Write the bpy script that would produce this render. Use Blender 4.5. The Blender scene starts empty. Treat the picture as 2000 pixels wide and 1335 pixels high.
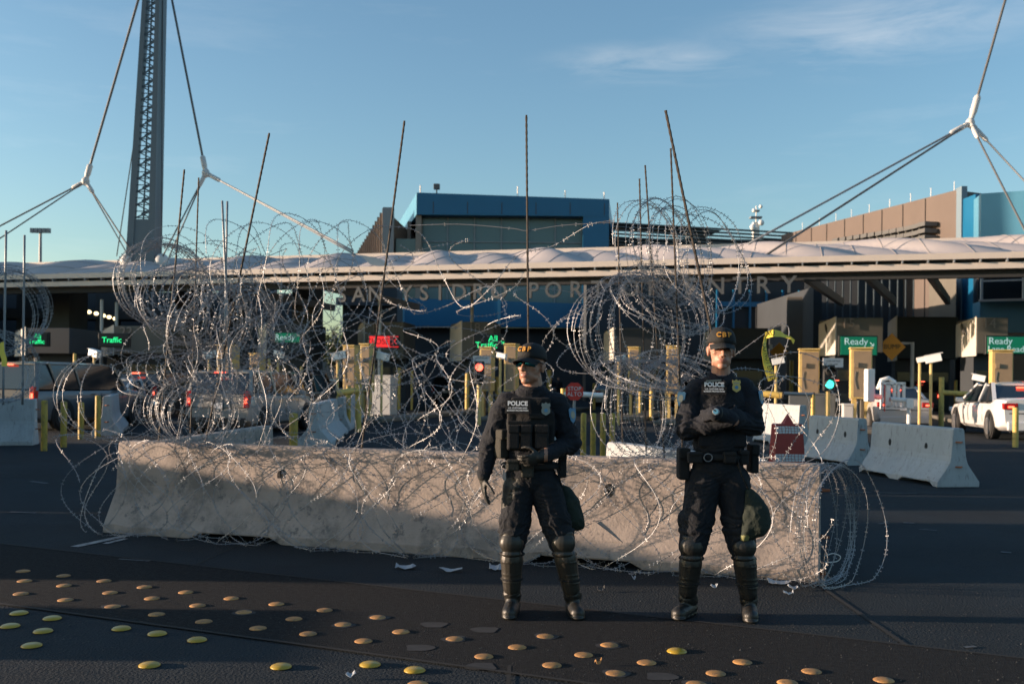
import bpy, bmesh, math, random
from mathutils import Vector, Matrix, Euler, noise
rnd = random.Random(7)
R = math.radians
scene = bpy.context.scene
COL = scene.collection

# ------------------------------------------------------------------ camera
F = 1944.0; EYE = 1.5; HY = 742.0; ROLL = R(0.55)
cam_data = bpy.data.cameras.new("camera"); cam = bpy.data.objects.new("camera", cam_data); COL.objects.link(cam)
cam_data.sensor_width = 36.0; cam_data.lens = 36.0 * F / 2000.0
cam_data.shift_y = (HY - 667.5) / 2000.0
cam_data.clip_start = 0.1; cam_data.clip_end = 6000
CAMROT = Matrix.Rotation(R(90), 3, 'X') @ Matrix.Rotation(ROLL, 3, 'Z')
cam.matrix_world = Matrix.Translation((0, 0, EYE)) @ CAMROT.to_4x4()
cam_data.dof.use_dof = True; cam_data.dof.focus_distance = 7.2; cam_data.dof.aperture_fstop = 3.2
scene.camera = cam

# ------------------------------------------------------------------ sky and sun
SUN_EL = 6.5
world = bpy.data.worlds.new("World"); scene.world = world; world.use_nodes = True
wt = world.node_tree; wt.nodes.clear()
wo = wt.nodes.new('ShaderNodeOutputWorld'); bg = wt.nodes.new('ShaderNodeBackground')
sky = wt.nodes.new('ShaderNodeTexSky'); sky.sky_type = 'NISHITA'; sky.sun_disc = False
sky.sun_elevation = R(SUN_EL); sky.sun_rotation = R(-90)      # sun low on the left (-X)
sky.altitude = 0; sky.air_density = 1.0; sky.dust_density = 1.1; sky.ozone_density = 2.2
# thin high cirrus
tc = wt.nodes.new('ShaderNodeTexCoord'); mp = wt.nodes.new('ShaderNodeMapping')
mp.inputs['Scale'].default_value = (1.6, 1.0, 9.0); mp.inputs['Rotation'].default_value = (0, R(4), 0)
nz = wt.nodes.new('ShaderNodeTexNoise'); nz.inputs['Scale'].default_value = 2.3; nz.inputs['Detail'].default_value = 7; nz.inputs['Roughness'].default_value = 0.62
rp = wt.nodes.new('ShaderNodeValToRGB'); rp.color_ramp.elements[0].position = 0.54; rp.color_ramp.elements[1].position = 0.82
rp.color_ramp.elements[1].color = (0.32, 0.32, 0.32, 1)
hs = wt.nodes.new('ShaderNodeHueSaturation'); hs.inputs['Saturation'].default_value = 0.85; hs.inputs['Value'].default_value = 1.55
mx = wt.nodes.new('ShaderNodeMixRGB')
wt.links.new(tc.outputs['Generated'], mp.inputs['Vector']); wt.links.new(mp.outputs['Vector'], nz.inputs['Vector'])
wt.links.new(nz.outputs['Fac'], rp.inputs['Fac']); wt.links.new(sky.outputs['Color'], hs.inputs['Color'])
hs.inputs['Saturation'].default_value = 0.25
def cloud_mask(c, sx, sz, rad):
    m_ = wt.nodes.new('ShaderNodeMapping'); m_.inputs['Scale'].default_value = (sx, 1, sz); m_.inputs['Location'].default_value = (-c[0] * sx, -c[1], -c[2] * sz); m_.inputs['Rotation'].default_value = (0, 0, 0)
    wt.links.new(tc.outputs['Generated'], m_.inputs['Vector']); l_ = wt.nodes.new('ShaderNodeVectorMath'); l_.operation = 'LENGTH'; wt.links.new(m_.outputs['Vector'], l_.inputs[0])
    r_ = wt.nodes.new('ShaderNodeMapRange'); r_.interpolation_type = 'SMOOTHSTEP'; r_.inputs['From Min'].default_value = 0.0; r_.inputs['From Max'].default_value = rad; r_.inputs['To Min'].default_value = 1; r_.inputs['To Max'].default_value = 0
    wt.links.new(l_.outputs['Value'], r_.inputs['Value']); return r_.outputs['Result']
n2 = wt.nodes.new('ShaderNodeTexNoise'); n2.inputs['Scale'].default_value = 5; n2.inputs['Detail'].default_value = 8; n2.inputs['Roughness'].default_value = 0.6; n2.inputs['Distortion'].default_value = 0.6
mp2 = wt.nodes.new('ShaderNodeMapping'); mp2.inputs['Scale'].default_value = (1.3, 1.0, 6.5); mp2.inputs['Rotation'].default_value = (0, R(-7), 0); wt.links.new(tc.outputs['Generated'], mp2.inputs['Vector']); wt.links.new(mp2.outputs['Vector'], n2.inputs['Vector'])
r2 = wt.nodes.new('ShaderNodeMapRange'); r2.inputs['From Min'].default_value = 0.40; r2.inputs['From Max'].default_value = 0.75; r2.inputs['To Max'].default_value = 0.75; wt.links.new(n2.outputs['Fac'], r2.inputs['Value'])
msum = None
for args in (((.315, .89, .315), 1.0, 4.2, .20), ((.43, .83, .355), 1.0, 4.0, .22), ((.13, .94, .30), 1.0, 5.0, .14)):
    o_ = cloud_mask(*args)
    if msum is None: msum = o_
    else: q_ = wt.nodes.new('ShaderNodeMath'); q_.operation = 'MAXIMUM'; wt.links.new(msum, q_.inputs[0]); wt.links.new(o_, q_.inputs[1]); msum = q_.outputs[0]
cm = wt.nodes.new('ShaderNodeMath'); cm.operation = 'MULTIPLY'; wt.links.new(msum, cm.inputs[0]); wt.links.new(r2.outputs['Result'], cm.inputs[1])
ca = wt.nodes.new('ShaderNodeMath'); ca.operation = 'ADD'; ca.use_clamp = True; wt.links.new(cm.outputs[0], ca.inputs[0]); hf = wt.nodes.new('ShaderNodeMath'); hf.operation = 'MULTIPLY'; hf.inputs[1].default_value = .5; wt.links.new(rp.outputs['Color'], hf.inputs[0]); wt.links.new(hf.outputs[0], ca.inputs[1])
wt.links.new(ca.outputs[0], mx.inputs['Fac'])
tint = wt.nodes.new('ShaderNodeMixRGB'); tint.blend_type = 'MULTIPLY'; tint.inputs['Fac'].default_value = 1.0
tint.inputs['Color2'].default_value = (0.97, 1.05, 1.06, 1)
wt.links.new(sky.outputs['Color'], tint.inputs['Color1'])
wt.links.new(tint.outputs['Color'], mx.inputs['Color1']); wt.links.new(hs.outputs['Color'], mx.inputs['Color2'])
wt.links.new(mx.outputs['Color'], bg.inputs['Color']); bg.inputs['Strength'].default_value = 0.13
wt.links.new(bg.outputs['Background'], wo.inputs['Surface'])
sun_d = bpy.data.lights.new("sun", 'SUN'); sun_d.energy = 4.6; sun_d.angle = R(0.5); sun_d.color = (1.0, 0.74, 0.54)
sun = bpy.data.objects.new("sun", sun_d); COL.objects.link(sun)
sdir = Vector((-math.cos(R(SUN_EL)), 0.0, math.sin(R(SUN_EL))))
sun.rotation_euler = sdir.to_track_quat('Z', 'Y').to_euler(); sun.location = (-20, 0, 10)
scene.view_settings.view_transform = 'Standard'; scene.view_settings.look = 'None'
scene.view_settings.exposure = 1.1; scene.view_settings.gamma = 1.0

# ------------------------------------------------------------------ helpers: photo pixel -> place
def ray(px, py):
    return CAMROT @ Vector(((px - 1000.0) / F, (HY - py) / F, -1.0))
def P(px, py, Y):
    d = ray(px, py); return Vector((0, 0, EYE)) + d * (Y / d.y)
def G(px, py, z=0.0):
    d = ray(px, py); return Vector((0, 0, EYE)) + d * ((z - EYE) / d.z)
def V(*a): return Vector(a)

# ------------------------------------------------------------------ materials
_M = {}
def mat(name, col, rough=0.6, metal=0.0, var=0.0, vscale=4.0, bump=0.0, bscale=30.0, bdist=0.02, speck=None, stain=None, stain_scale=2.0, stain_amt=0.5,
        emit=None, estr=0.0, spec=0.5, stretch=None, coat=0.0, trans=0.0):
    if name in _M: return _M[name]
    m = bpy.data.materials.new(name); m.use_nodes = True; nt = m.node_tree; b = nt.nodes['Principled BSDF']
    b.inputs['Roughness'].default_value = rough; b.inputs['Metallic'].default_value = metal
    b.inputs['Specular IOR Level'].default_value = spec
    b.inputs['Coat Weight'].default_value = coat
    b.inputs['Base Color'].default_value = (*col, 1)
    if trans: b.inputs['Transmission Weight'].default_value = trans
    N = nt.nodes.new; L = nt.links.new
    t = N('ShaderNodeTexCoord'); src = t.outputs['Object']
    if stretch:
        mpp = N('ShaderNodeMapping'); mpp.inputs['Scale'].default_value = stretch; L(src, mpp.inputs['Vector']); src = mpp.outputs['Vector']
    last = None
    if var > 0:
        n = N('ShaderNodeTexNoise'); n.inputs['Scale'].default_value = vscale; n.inputs['Detail'].default_value = 6; n.inputs['Roughness'].default_value = 0.6
        L(src, n.inputs['Vector'])
        r = N('ShaderNodeMapRange'); r.inputs['From Min'].default_value = 0.3; r.inputs['From Max'].default_value = 0.7
        r.inputs['To Min'].default_value = 1 - var; r.inputs['To Max'].default_value = 1 + var; L(n.outputs['Fac'], r.inputs['Value'])
        mm = N('ShaderNodeVectorMath'); mm.operation = 'SCALE'; mm.inputs[0].default_value = col; L(r.outputs['Result'], mm.inputs['Scale'])
        last = mm.outputs['Vector']
    if stain:
        n2 = N('ShaderNodeTexNoise'); n2.inputs['Scale'].default_value = stain_scale; n2.inputs['Detail'].default_value = 9; n2.inputs['Roughness'].default_value = 0.72
        L(src, n2.inputs['Vector'])
        cr = N('ShaderNodeValToRGB'); cr.color_ramp.elements[0].position = 0.5; cr.color_ramp.elements[1].position = 0.62
        cr.color_ramp.elements[1].color = (stain_amt,) * 3 + (1,)
        L(n2.outputs['Fac'], cr.inputs['Fac'])
        mi = N('ShaderNodeMixRGB'); mi.inputs['Color1'].default_value = (*col, 1); mi.inputs['Color2'].default_value = (*stain, 1)
        L(cr.outputs['Color'], mi.inputs['Fac'])
        if last: L(last, mi.inputs['Color1'])
        last = mi.outputs['Color']
        if speck:
            n4 = N('ShaderNodeTexNoise'); n4.inputs['Scale'].default_value = speck[1]; n4.inputs['Detail'].default_value = 10; n4.inputs['Roughness'].default_value = 0.75; L(src, n4.inputs['Vector'])
            c4 = N('ShaderNodeValToRGB'); c4.color_ramp.elements[0].position = .56; c4.color_ramp.elements[1].position = .62; c4.color_ramp.elements[1].color = (speck[2],) * 3 + (1,); L(n4.outputs['Fac'], c4.inputs['Fac'])
            m4 = N('ShaderNodeMixRGB'); m4.inputs['Color2'].default_value = (*speck[0], 1); L(c4.outputs['Color'], m4.inputs['Fac']); L(last, m4.inputs['Color1']); last = m4.outputs['Color']
    if last: L(last, b.inputs['Base Color'])
    if bump > 0:
        n3 = N('ShaderNodeTexNoise'); n3.inputs['Scale'].default_value = bscale; n3.inputs['Detail'].default_value = 5
        L(src, n3.inputs['Vector'])
        bp = N('ShaderNodeBump'); bp.inputs['Strength'].default_value = bump; bp.inputs['Distance'].default_value = bdist
        L(n3.outputs['Fac'], bp.inputs['Height']); L(bp.outputs['Normal'], b.inputs['Normal'])
    if emit:
        b.inputs['Emission Color'].default_value = (*emit, 1); b.inputs['Emission Strength'].default_value = estr
    _M[name] = m; return m

def M(k): return _M[k]
# setting
mat('concrete_road', (0.019, 0.026, 0.032), 0.9, spec=0.2, var=0.22, vscale=0.9, bump=0.7, bdist=0.03, bscale=60, stain=(0.02, 0.022, 0.025), stain_scale=0.5, stain_amt=0.6, stretch=(1, 1, 1))
mat('asphalt', (0.017, 0.0195, 0.023), 0.95, spec=0.2, var=0.45, vscale=26, bump=1.0, bdist=0.05, bscale=110, stain=(0.05, 0.047, 0.045), stain_scale=70, stain_amt=0.55)
mat('joint', (0.012, 0.012, 0.012), 0.95)
mat('paint_worn', (0.3, 0.3, 0.3), 0.8, var=0.3, vscale=12, stain=(0.07, 0.07, 0.07), stain_scale=9, stain_amt=1.0)
mat('scuff', (0.09, 0.10, 0.11), 0.8, var=0.3, vscale=12, stain=(0.022, 0.028, 0.035), stain_scale=14, stain_amt=1.0)
mat('patch_grey', (0.06, 0.06, 0.06), 0.9, var=0.3, vscale=20, bump=0.4)
# concrete barriers
mat('barrier_concrete', (0.33, 0.275, 0.24), 0.9, var=0.14, vscale=4.0, bump=0.22, bscale=50, stain=(0.11, 0.105, 0.1), stain_scale=2.4, stain_amt=0.6, speck=((0.085, 0.085, 0.09), 7, 0.7))
mat('barrier_white', (0.38, 0.40, 0.41), 0.8, var=0.12, vscale=3, bump=0.25, bscale=20, stain=(0.25, 0.25, 0.25), stain_scale=6, stain_amt=0.5, stretch=(1, 1, 0.35), speck=((0.14, 0.13, 0.12), 14, 0.6))
mat('hole', (0.02, 0.02, 0.02), 0.9)
mat('galv', (0.30, 0.305, 0.32), 0.55, metal=0.55)
mat('rebar', (0.045, 0.036, 0.030), 0.7, metal=0.3, var=0.4, vscale=20)
mat('tie_wire', (0.05, 0.045, 0.04), 0.6, metal=0.5)
mat('rust', (0.30, 0.10, 0.04), 0.8, var=0.3, vscale=20)
# canopy, buildings
mat('cream_metal', (0.60, 0.53, 0.47), 0.5, var=0.05, vscale=2)
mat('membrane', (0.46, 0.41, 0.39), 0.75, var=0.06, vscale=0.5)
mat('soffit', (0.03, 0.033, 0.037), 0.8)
mat('dark_gap', (0.015, 0.015, 0.017), 0.8)
mat('steel_grey', (0.22, 0.24, 0.26), 0.5, metal=0.2)
mat('fin_blue_grey', (0.16, 0.22, 0.27), 0.5)
mat('booth_sunlit_tone', (0.55, 0.52, 0.46), 0.7, var=0.06)  # pale tone chosen so the booth sides read as sunlit
mat('blue_grey_rib', (0.04, 0.06, 0.075), 0.6)
mat('mast_steel', (0.12, 0.15, 0.17), 0.5, metal=0.2)
mat('pale_steel', (0.55, 0.54, 0.52), 0.5)
mat('cable_dark', (0.10, 0.10, 0.10), 0.5)
mat('letter_metal', (0.10, 0.105, 0.11), 0.45, metal=0.3)
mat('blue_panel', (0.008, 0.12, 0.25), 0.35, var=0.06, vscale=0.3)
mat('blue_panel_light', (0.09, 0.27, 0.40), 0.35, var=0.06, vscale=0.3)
mat('teal_glass', (0.07, 0.14, 0.16), 0.25, spec=0.8)
mat('dark_glass', (0.02, 0.03, 0.04), 0.1, spec=0.7)
mat('brown_panel', (0.115, 0.088, 0.075), 0.7, var=0.06, vscale=0.7)
mat('tan_panel', (0.24, 0.20, 0.17), 0.7, var=0.06, vscale=0.7)
mat('panel_joint', (0.06, 0.05, 0.045), 0.8)
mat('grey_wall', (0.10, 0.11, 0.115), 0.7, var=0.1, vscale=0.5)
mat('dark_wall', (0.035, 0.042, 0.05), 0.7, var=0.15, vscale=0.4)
mat('taupe_wall', (0.13, 0.12, 0.10), 0.8, var=0.1, vscale=0.5)
mat('white_paint', (0.75, 0.75, 0.73), 0.45)
mat('white_cam', (0.8, 0.8, 0.78), 0.35)
mat('yellow_post', (0.62, 0.42, 0.10), 0.55, var=0.12, vscale=6, stain=(0.28, 0.2, 0.08), stain_scale=9, stain_amt=0.7)
mat('yellow_green_post', (0.40, 0.27, 0.04), 0.6, var=0.15, vscale=6, stain=(0.12, 0.1, 0.04), stain_scale=9, stain_amt=0.8)
mat('yellow_cab', (0.62, 0.45, 0.17), 0.5, var=0.08, vscale=3, stain=(0.4, 0.28, 0.1), stain_scale=4, stain_amt=0.4)
mat('tan_cab', (0.26, 0.19, 0.12), 0.6, var=0.1, vscale=3)
mat('led_green', (0.0, 0.2, 0.05), emit=(0.02, 0.8, 0.25), estr=0.8)
mat('led_board_green', (0.005, 0.10, 0.055), 0.5, emit=(0.0, 0.22, 0.10), estr=0.22)
mat('led_board_red', (0.3, 0.02, 0.02), 0.5, emit=(0.9, 0.03, 0.03), estr=0.5)
mat('led_white', (0.6, 0.7, 0.7), emit=(0.65, 0.8, 0.75), estr=0.2)
mat('black_sign', (0.012, 0.013, 0.014), 0.5)
mat('sign_white', (0.6, 0.6, 0.6), 0.6)
mat('sign_orange', (0.75, 0.32, 0.02), 0.5)
mat('stop_red', (0.55, 0.03, 0.02), 0.45)
mat('lamp_red', (0.6, 0.02, 0.02), 0.4, emit=(1.0, 0.09, 0.05), estr=3.0)
mat('lamp_green', (0.02, 0.5, 0.35), 0.4, emit=(0.05, 1.0, 0.7), estr=1.6)
mat('lamp_warm', (1, 0.8, 0.5), 0.4, emit=(1.0, 0.78, 0.42), estr=1.6)
mat('tail_red', (0.35, 0.01, 0.01), 0.25)
mat('tail_lit', (0.5, 0.02, 0.01), 0.3, emit=(1.0, 0.10, 0.05), estr=2.6)
mat('tyre', (0.018, 0.018, 0.018), 0.8)
mat('rim', (0.55, 0.55, 0.56), 0.3, metal=0.8)
mat('rubber_black', (0.02, 0.02, 0.02), 0.6)
mat('car_glass', (0.015, 0.02, 0.025), 0.06, spec=0.9)
mat('plate', (0.6, 0.62, 0.65), 0.5)
for nm, c in dict(paint_white=(0.72, 0.71, 0.70), paint_silver=(0.42, 0.42, 0.43), paint_pewter=(0.30, 0.29, 0.27), paint_grey=(0.10, 0.11, 0.12),
                  paint_black=(0.02, 0.022, 0.026), paint_navy=(0.02, 0.035, 0.05), paint_pale=(0.42, 0.47, 0.5)).items():
    mat(nm, c, 0.32, metal=0.15, coat=0.6)
mat('dome_yellow', (0.42, 0.27, 0.02), 0.35, var=0.12, vscale=10, coat=0.3)
mat('dome_orange', (0.44, 0.22, 0.07), 0.65, var=0.35, vscale=9, stain=(0.12, 0.09, 0.06), stain_scale=26, stain_amt=0.85)
mat('dome_pad', (0.027, 0.027, 0.028), 0.9, var=0.3, vscale=14)
mat('paper', (0.38, 0.40, 0.43), 0.8)
mat('leaf', (0.05, 0.085, 0.03), 0.7, var=0.5, vscale=3)
mat('bark', (0.08, 0.06, 0.045), 0.9)
mat('tape_yellow', (0.85, 0.66, 0.09), 0.45)
mat('ink', (0.02, 0.02, 0.02), 0.6)
mat('barrel_red', (0.30, 0.035, 0.025), 0.55, var=0.12, vscale=6)
mat('reflective', (0.55, 0.56, 0.57), 0.45)

# ------------------------------------------------------------------ mesh builder
ROOTS = {}
class MB:
    def __init__(s): s.v = []; s.f = []; s.mi = []; s.cur = 0
    def add(s, vs, fs):
        o = len(s.v); s.v += [Vector(v) for v in vs]; s.f += [tuple(i + o for i in f) for f in fs]; s.mi += [s.cur] * len(fs); return s
    def box(s, c, d, rz=0.0, M3=None):
        c = Vector(c); M3 = M3 or Matrix.Rotation(rz, 3, 'Z'); x, y, z = d[0] / 2, d[1] / 2, d[2] / 2
        vs = [c + M3 @ Vector(p) for p in ((-x, -y, -z), (x, -y, -z), (x, y, -z), (-x, y, -z), (-x, -y, z), (x, -y, z), (x, y, z), (-x, y, z))]
        return s.add(vs, [(0, 3, 2, 1), (4, 5, 6, 7), (0, 1, 5, 4), (1, 2, 6, 5), (2, 3, 7, 6), (3, 0, 4, 7)])
    def bar(s, a, b, w, h=None):
        a = Vector(a); b = Vector(b); h = h or w; d = b - a; L_ = d.length; q = d.to_track_quat('X', 'Z').to_matrix()
        return s.box((a + b) / 2, (L_, w, h), M3=q)
    def tube(s, pts, r, n=8, caps=True):
        pts = [Vector(p) for p in pts]; rs = r if isinstance(r, (list, tuple)) else [r] * len(pts)
        o = len(s.v); prev = None
        for i, p in enumerate(pts):
            d = (pts[min(i + 1, len(pts) - 1)] - pts[max(i - 1, 0)])
            if d.length < 1e-9: d = Vector((0, 0, 1))
            d.normalize()
            if prev is None: up = Vector((0, 0, 1)) if abs(d.z) < 0.9 else Vector((1, 0, 0)); u = d.cross(up).normalized()
            else: u = (prev - d * prev.dot(d)); u = u.normalized() if u.length > 1e-6 else d.orthogonal().normalized()
            prev = u; w = d.cross(u)
            for k in range(n):
                a = 2 * math.pi * k / n; s.v.append(p + (u * math.cos(a) + w * math.sin(a)) * rs[i])
        fs = []
        for i in range(len(pts) - 1):
            for k in range(n):
                k2 = (k + 1) % n; fs.append((o + i * n + k, o + i * n + k2, o + (i + 1) * n + k2, o + (i + 1) * n + k))
        if caps: fs.append(tuple(o + k for k in range(n - 1, -1, -1))); fs.append(tuple(o + (len(pts) - 1) * n + k for k in range(n)))
        s.f += fs; s.mi += [s.cur] * len(fs); return s
    def lathe(s, c, prof, n=20, M3=None):
        c = Vector(c); M3 = M3 or Matrix.Identity(3); o = len(s.v)
        for (r, z) in prof:
            for k in range(n):
                a = 2 * math.pi * k / n; s.v.append(c + M3 @ Vector((r * math.cos(a), r * math.sin(a), z)))
        fs = []
        for i in range(len(prof) - 1):
            for k in range(n):
                k2 = (k + 1) % n; fs.append((o + i * n + k, o + i * n + k2, o + (i + 1) * n + k2, o + (i + 1) * n + k))
        fs.append(tuple(o + k for k in range(n - 1, -1, -1))); fs.append(tuple(o + (len(prof) - 1) * n + k for k in range(n)))
        s.f += fs; s.mi += [s.cur] * len(fs); return s
    def ell(s, c, r, M3=None, nu=16, nv=10):
        c = Vector(c); M3 = M3 or Matrix.Identity(3)
        vs = [c + M3 @ Vector((0, 0, -r[2]))]
        for j in range(1, nv):
            t = math.pi * j / nv
            for i in range(nu):
                a = 2 * math.pi * i / nu; vs.append(c + M3 @ Vector((r[0] * math.sin(t) * math.cos(a), r[1] * math.sin(t) * math.sin(a), -r[2] * math.cos(t))))
        vs.append(c + M3 @ Vector((0, 0, r[2]))); fs = []
        for i in range(nu):
            i2 = (i + 1) % nu; fs.append((0, 1 + i2, 1 + i))
            for j in range(nv - 2):
                a = 1 + j * nu; fs.append((a + i, a + i2, a + nu + i2, a + nu + i))
            a = 1 + (nv - 2) * nu; fs.append((a + i, a + i2, len(vs) - 1))
        return s.add(vs, fs)
    def cap(s, a, b, r0, r1, fx=1.0, fy=1.0, n=14):
        """tapered capsule from a to b; cross-section scaled (fx, fy) along world-ish x / y"""
        a = Vector(a); b = Vector(b); d = b - a; L_ = max(d.length, 1e-6); d = d / L_
        u = Vector((1, 0, 0)) - d * d.x
        u = u.normalized() if u.length > 0.2 else (Vector((0, 0, 1)) - d * d.z).normalized()
        w = d.cross(u); rings = []
        for k in range(1, 5): t = -math.pi / 2 + (math.pi / 2) * k / 4; rings.append((a + d * (r0 * math.sin(t)), r0 * math.cos(t)))
        m = max(2, int(L_ / 0.05))
        for k in range(1, m): q = k / m; rings.append((a + d * L_ * q, r0 + (r1 - r0) * q))
        for k in range(0, 4): t = (math.pi / 2) * k / 4; rings.append((b + d * (r1 * math.sin(t)), r1 * math.cos(t)))
        vs = [a - d * r0]
        for c, r in rings:
            for i in range(n):
                q = 2 * math.pi * i / n; vs.append(c + u * (r * fx * math.cos(q)) + w * (r * fy * math.sin(q)))
        vs.append(b + d * r1); fs = []; nr = len(rings)
        for i in range(n):
            i2 = (i + 1) % n; fs.append((0, 1 + i2, 1 + i))
            for j in range(nr - 1): o = 1 + j * n; fs.append((o + i, o + i2, o + n + i2, o + n + i))
            o = 1 + (nr - 1) * n; fs.append((o + i, o + i2, len(vs) - 1))
        return s.add(vs, fs)
    def prism(s, poly, a, b):
        """poly: list of Vector offsets, extruded from a to b"""
        a = Vector(a); b = Vector(b); n = len(poly); vs = [a + Vector(p) for p in poly] + [b + Vector(p) for p in poly]
        fs = [tuple(range(n - 1, -1, -1)), tuple(range(n, 2 * n))] + [(i, (i + 1) % n, n + (i + 1) % n, n + i) for i in range(n)]
        return s.add(vs, fs)
    def mesh(s, name, mats, smooth=False, inv=None, fixn=True):
        me = bpy.data.meshes.new(name)
        vs = [inv @ v for v in s.v] if inv is not None else s.v
        me.from_pydata([tuple(v) for v in vs], [], s.f)
        for m in (mats if isinstance(mats, (list, tuple)) else [mats]): me.materials.append(m)
        me.polygons.foreach_set('material_index', s.mi)
        if fixn:
            bm = bmesh.new(); bm.from_mesh(me); bmesh.ops.recalc_face_normals(bm, faces=bm.faces); bm.to_mesh(me); bm.free()
        if smooth: me.polygons.foreach_set('use_smooth', [True] * len(me.polygons))
        me.update(); return me
    def build(s, name, m, parent=None, smooth=False, bevel=0.0, fixn=True, angle=None):
        mats = m if isinstance(m, (list, tuple)) else [m]
        mats = [M(x) if isinstance(x, str) else x for x in mats]
        if parent is None:
            xs = [v.x for v in s.v]; ys = [v.y for v in s.v]; zs = [v.z for v in s.v]
            loc = Vector(((min(xs) + max(xs)) / 2, (min(ys) + max(ys)) / 2, min(zs))); W = Matrix.Translation(loc)
        else: W = ROOTS[parent.name]
        o = bpy.data.objects.new(name, s.mesh(name, mats, smooth or angle is not None, W.inverted(), fixn)); COL.objects.link(o)
        if angle is not None:
            me = o.data; bm = bmesh.new(); bm.from_mesh(me)
            for e in bm.edges:
                if len(e.link_faces) == 2 and e.calc_face_angle(0) > R(angle): e.smooth = False
            bm.to_mesh(me); bm.free()
        if parent is None: o.matrix_world = W
        else: o.parent = parent
        ROOTS[o.name] = W
        if bevel > 0:
            b = o.modifiers.new('bevel', 'BEVEL'); b.width = bevel; b.segments = 2; b.limit_method = 'ANGLE'; b.angle_limit = R(35)
        return o
def tag(o, label=None, cat=None, group=None, kind=None):
    if label: o['label'] = label
    if cat: o['category'] = cat
    if group: o['group'] = group
    if kind: o['kind'] = kind
    return o
def empty(name, loc, label=None, cat=None, group=None, rz=0.0):
    o = bpy.data.objects.new(name, None); COL.objects.link(o); o.empty_display_size = 0.2
    W = Matrix.Translation(Vector(loc)) @ Matrix.Rotation(rz, 4, 'Z'); o.matrix_world = W; ROOTS[o.name] = W
    return tag(o, label, cat, group)
def copy_tree(o, loc, rz=None, label=None):
    r = o.copy(); COL.objects.link(r); r.location = loc
    if rz is not None: r.rotation_euler = (0, 0, rz)
    if label: r['label'] = label
    for ch in [c for c in bpy.data.objects if c.parent == o]:
        c = ch.copy(); COL.objects.link(c); c.parent = r
        for g in [x for x in bpy.data.objects if x.parent == ch]:
            d = g.copy(); COL.objects.link(d); d.parent = c
    return r
def text(name, body, size, loc, right, up, m, parent=None, ext=0.002, bold=0.0, sx=1.0, bend=0.0):
    """raised lettering; right/up are world vectors; loc is the middle of the writing"""
    cu = bpy.data.curves.new(name, 'FONT'); cu.body = body; cu.size = size; cu.extrude = ext; cu.offset = bold
    cu.align_x = 'CENTER'; cu.align_y = 'CENTER'; cu.resolution_u = 3
    t = bpy.data.objects.new(name, cu); COL.objects.link(t)
    me = bpy.data.meshes.new_from_object(t.evaluated_get(bpy.context.evaluated_depsgraph_get()))
    bpy.data.objects.remove(t); bpy.data.curves.remove(cu)
    right = Vector(right).normalized(); up = Vector(up).normalized(); nrm = right.cross(up)
    W = ROOTS[parent.name] if parent else Matrix.Translation(loc)
    inv = W.inverted(); loc = Vector(loc)
    for v in me.vertices:
        c = v.co.copy(); q = loc + right * (c.x * sx) + up * c.y + nrm * (c.z - bend * (c.x * sx) ** 2); v.co = inv @ q
    me.materials.clear(); me.materials.append(M(m) if isinstance(m, str) else m); me.name = name
    o = bpy.data.objects.new(name, me); COL.objects.link(o)
    if parent: o.parent = parent
    else: o.matrix_world = W
    ROOTS[o.name] = W
    return o
# ================================================================== GROUND
mb = MB(); mb.add([(-400, -30, 0), (400, -30, 0), (400, 900, 0), (-400, 900, 0)], [(0, 1, 2, 3)])
g_ = mb.build('ground', 'concrete_road'); tag(g_, kind='structure')
def sheet(name, pts, m, z, kind='structure'):
    b = MB(); b.add([(p[0], p[1], z) for p in pts], [tuple(range(len(pts)))]); o = b.build(name, m); return tag(o, kind=kind)
def on_line(a, b, t): return (a[0] + (b[0] - a[0]) * t, a[1] + (b[1] - a[1]) * t)
A0 = G(0, 1062); A1 = G(1780, 1262); B0 = G(0, 1180); B1 = G(700, 1275)
la, lb = on_line(A0, A1, -1.2), on_line(A0, A1, 2.0)
dB = (B1 - B0); b_near = B0 + dB * 4.2; b_far = B0 - dB * 3.5
sheet('asphalt_strip', [(b_far.x, b_far.y), (b_near.x, b_near.y), (lb[0], lb[1]), (la[0], la[1])], 'asphalt', 0.004)
def strip(name, a, b, w, m, z):
    a = Vector((a[0], a[1], 0)); b = Vector((b[0], b[1], 0)); n_ = (b - a).normalized().cross(Vector((0, 0, 1))) * w / 2
    sheet(name, [a - n_, b - n_, b + n_, a + n_], m, z)
strip('joint_far', la, lb, 0.022, 'joint', 0.009)
strip('joint_near', b_far, b_near, 0.03, 'joint', 0.009)
strip('joint_slab', G(1606, 1148), G(1772, 1262), 0.028, 'joint', 0.005)
strip('joint_slab', G(995, 1300), G(992, 1345), 0.02, 'joint', 0.005)
strip('joint_slab', G(372, 1108), G(560, 1020), 0.012, 'joint', 0.005)
for q in ((0, 930, 2000, 968), (600, 842, 2000, 868), (560, 812, 1500, 822)):
    strip('joint_slab', G(q[0], q[1]), G(q[2], q[3]), 0.03, 'joint', 0.005)
# worn paint marks by the barrier end
for a in ((145, 1068, 300, 1035, 0.09), (205, 1062, 246, 1052, 0.06)):
    strip('road_marking', G(a[0], a[1]), G(a[2], a[3]), a[4], 'paint_worn', 0.006)

for (x0, y0, x1, y1, w) in ((1716, 1023, 1735, 1022, .05), (1764, 1021, 1786, 1022, .06), (1795, 1034, 1830, 1036, .04), (1955, 1078, 1975, 1080, .06), (1620, 963, 1700, 962, .05), (1712, 962, 1790, 964, .05), (60, 940, 92, 944, .07), (20, 1000, 70, 1002, .05), (1884, 1265, 1905, 1263, .03), (232, 1092, 292, 1096, .03)):
    strip('scuff_mark', G(x0, y0), G(x1, y1), w, 'scuff', 0.0065)
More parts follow.
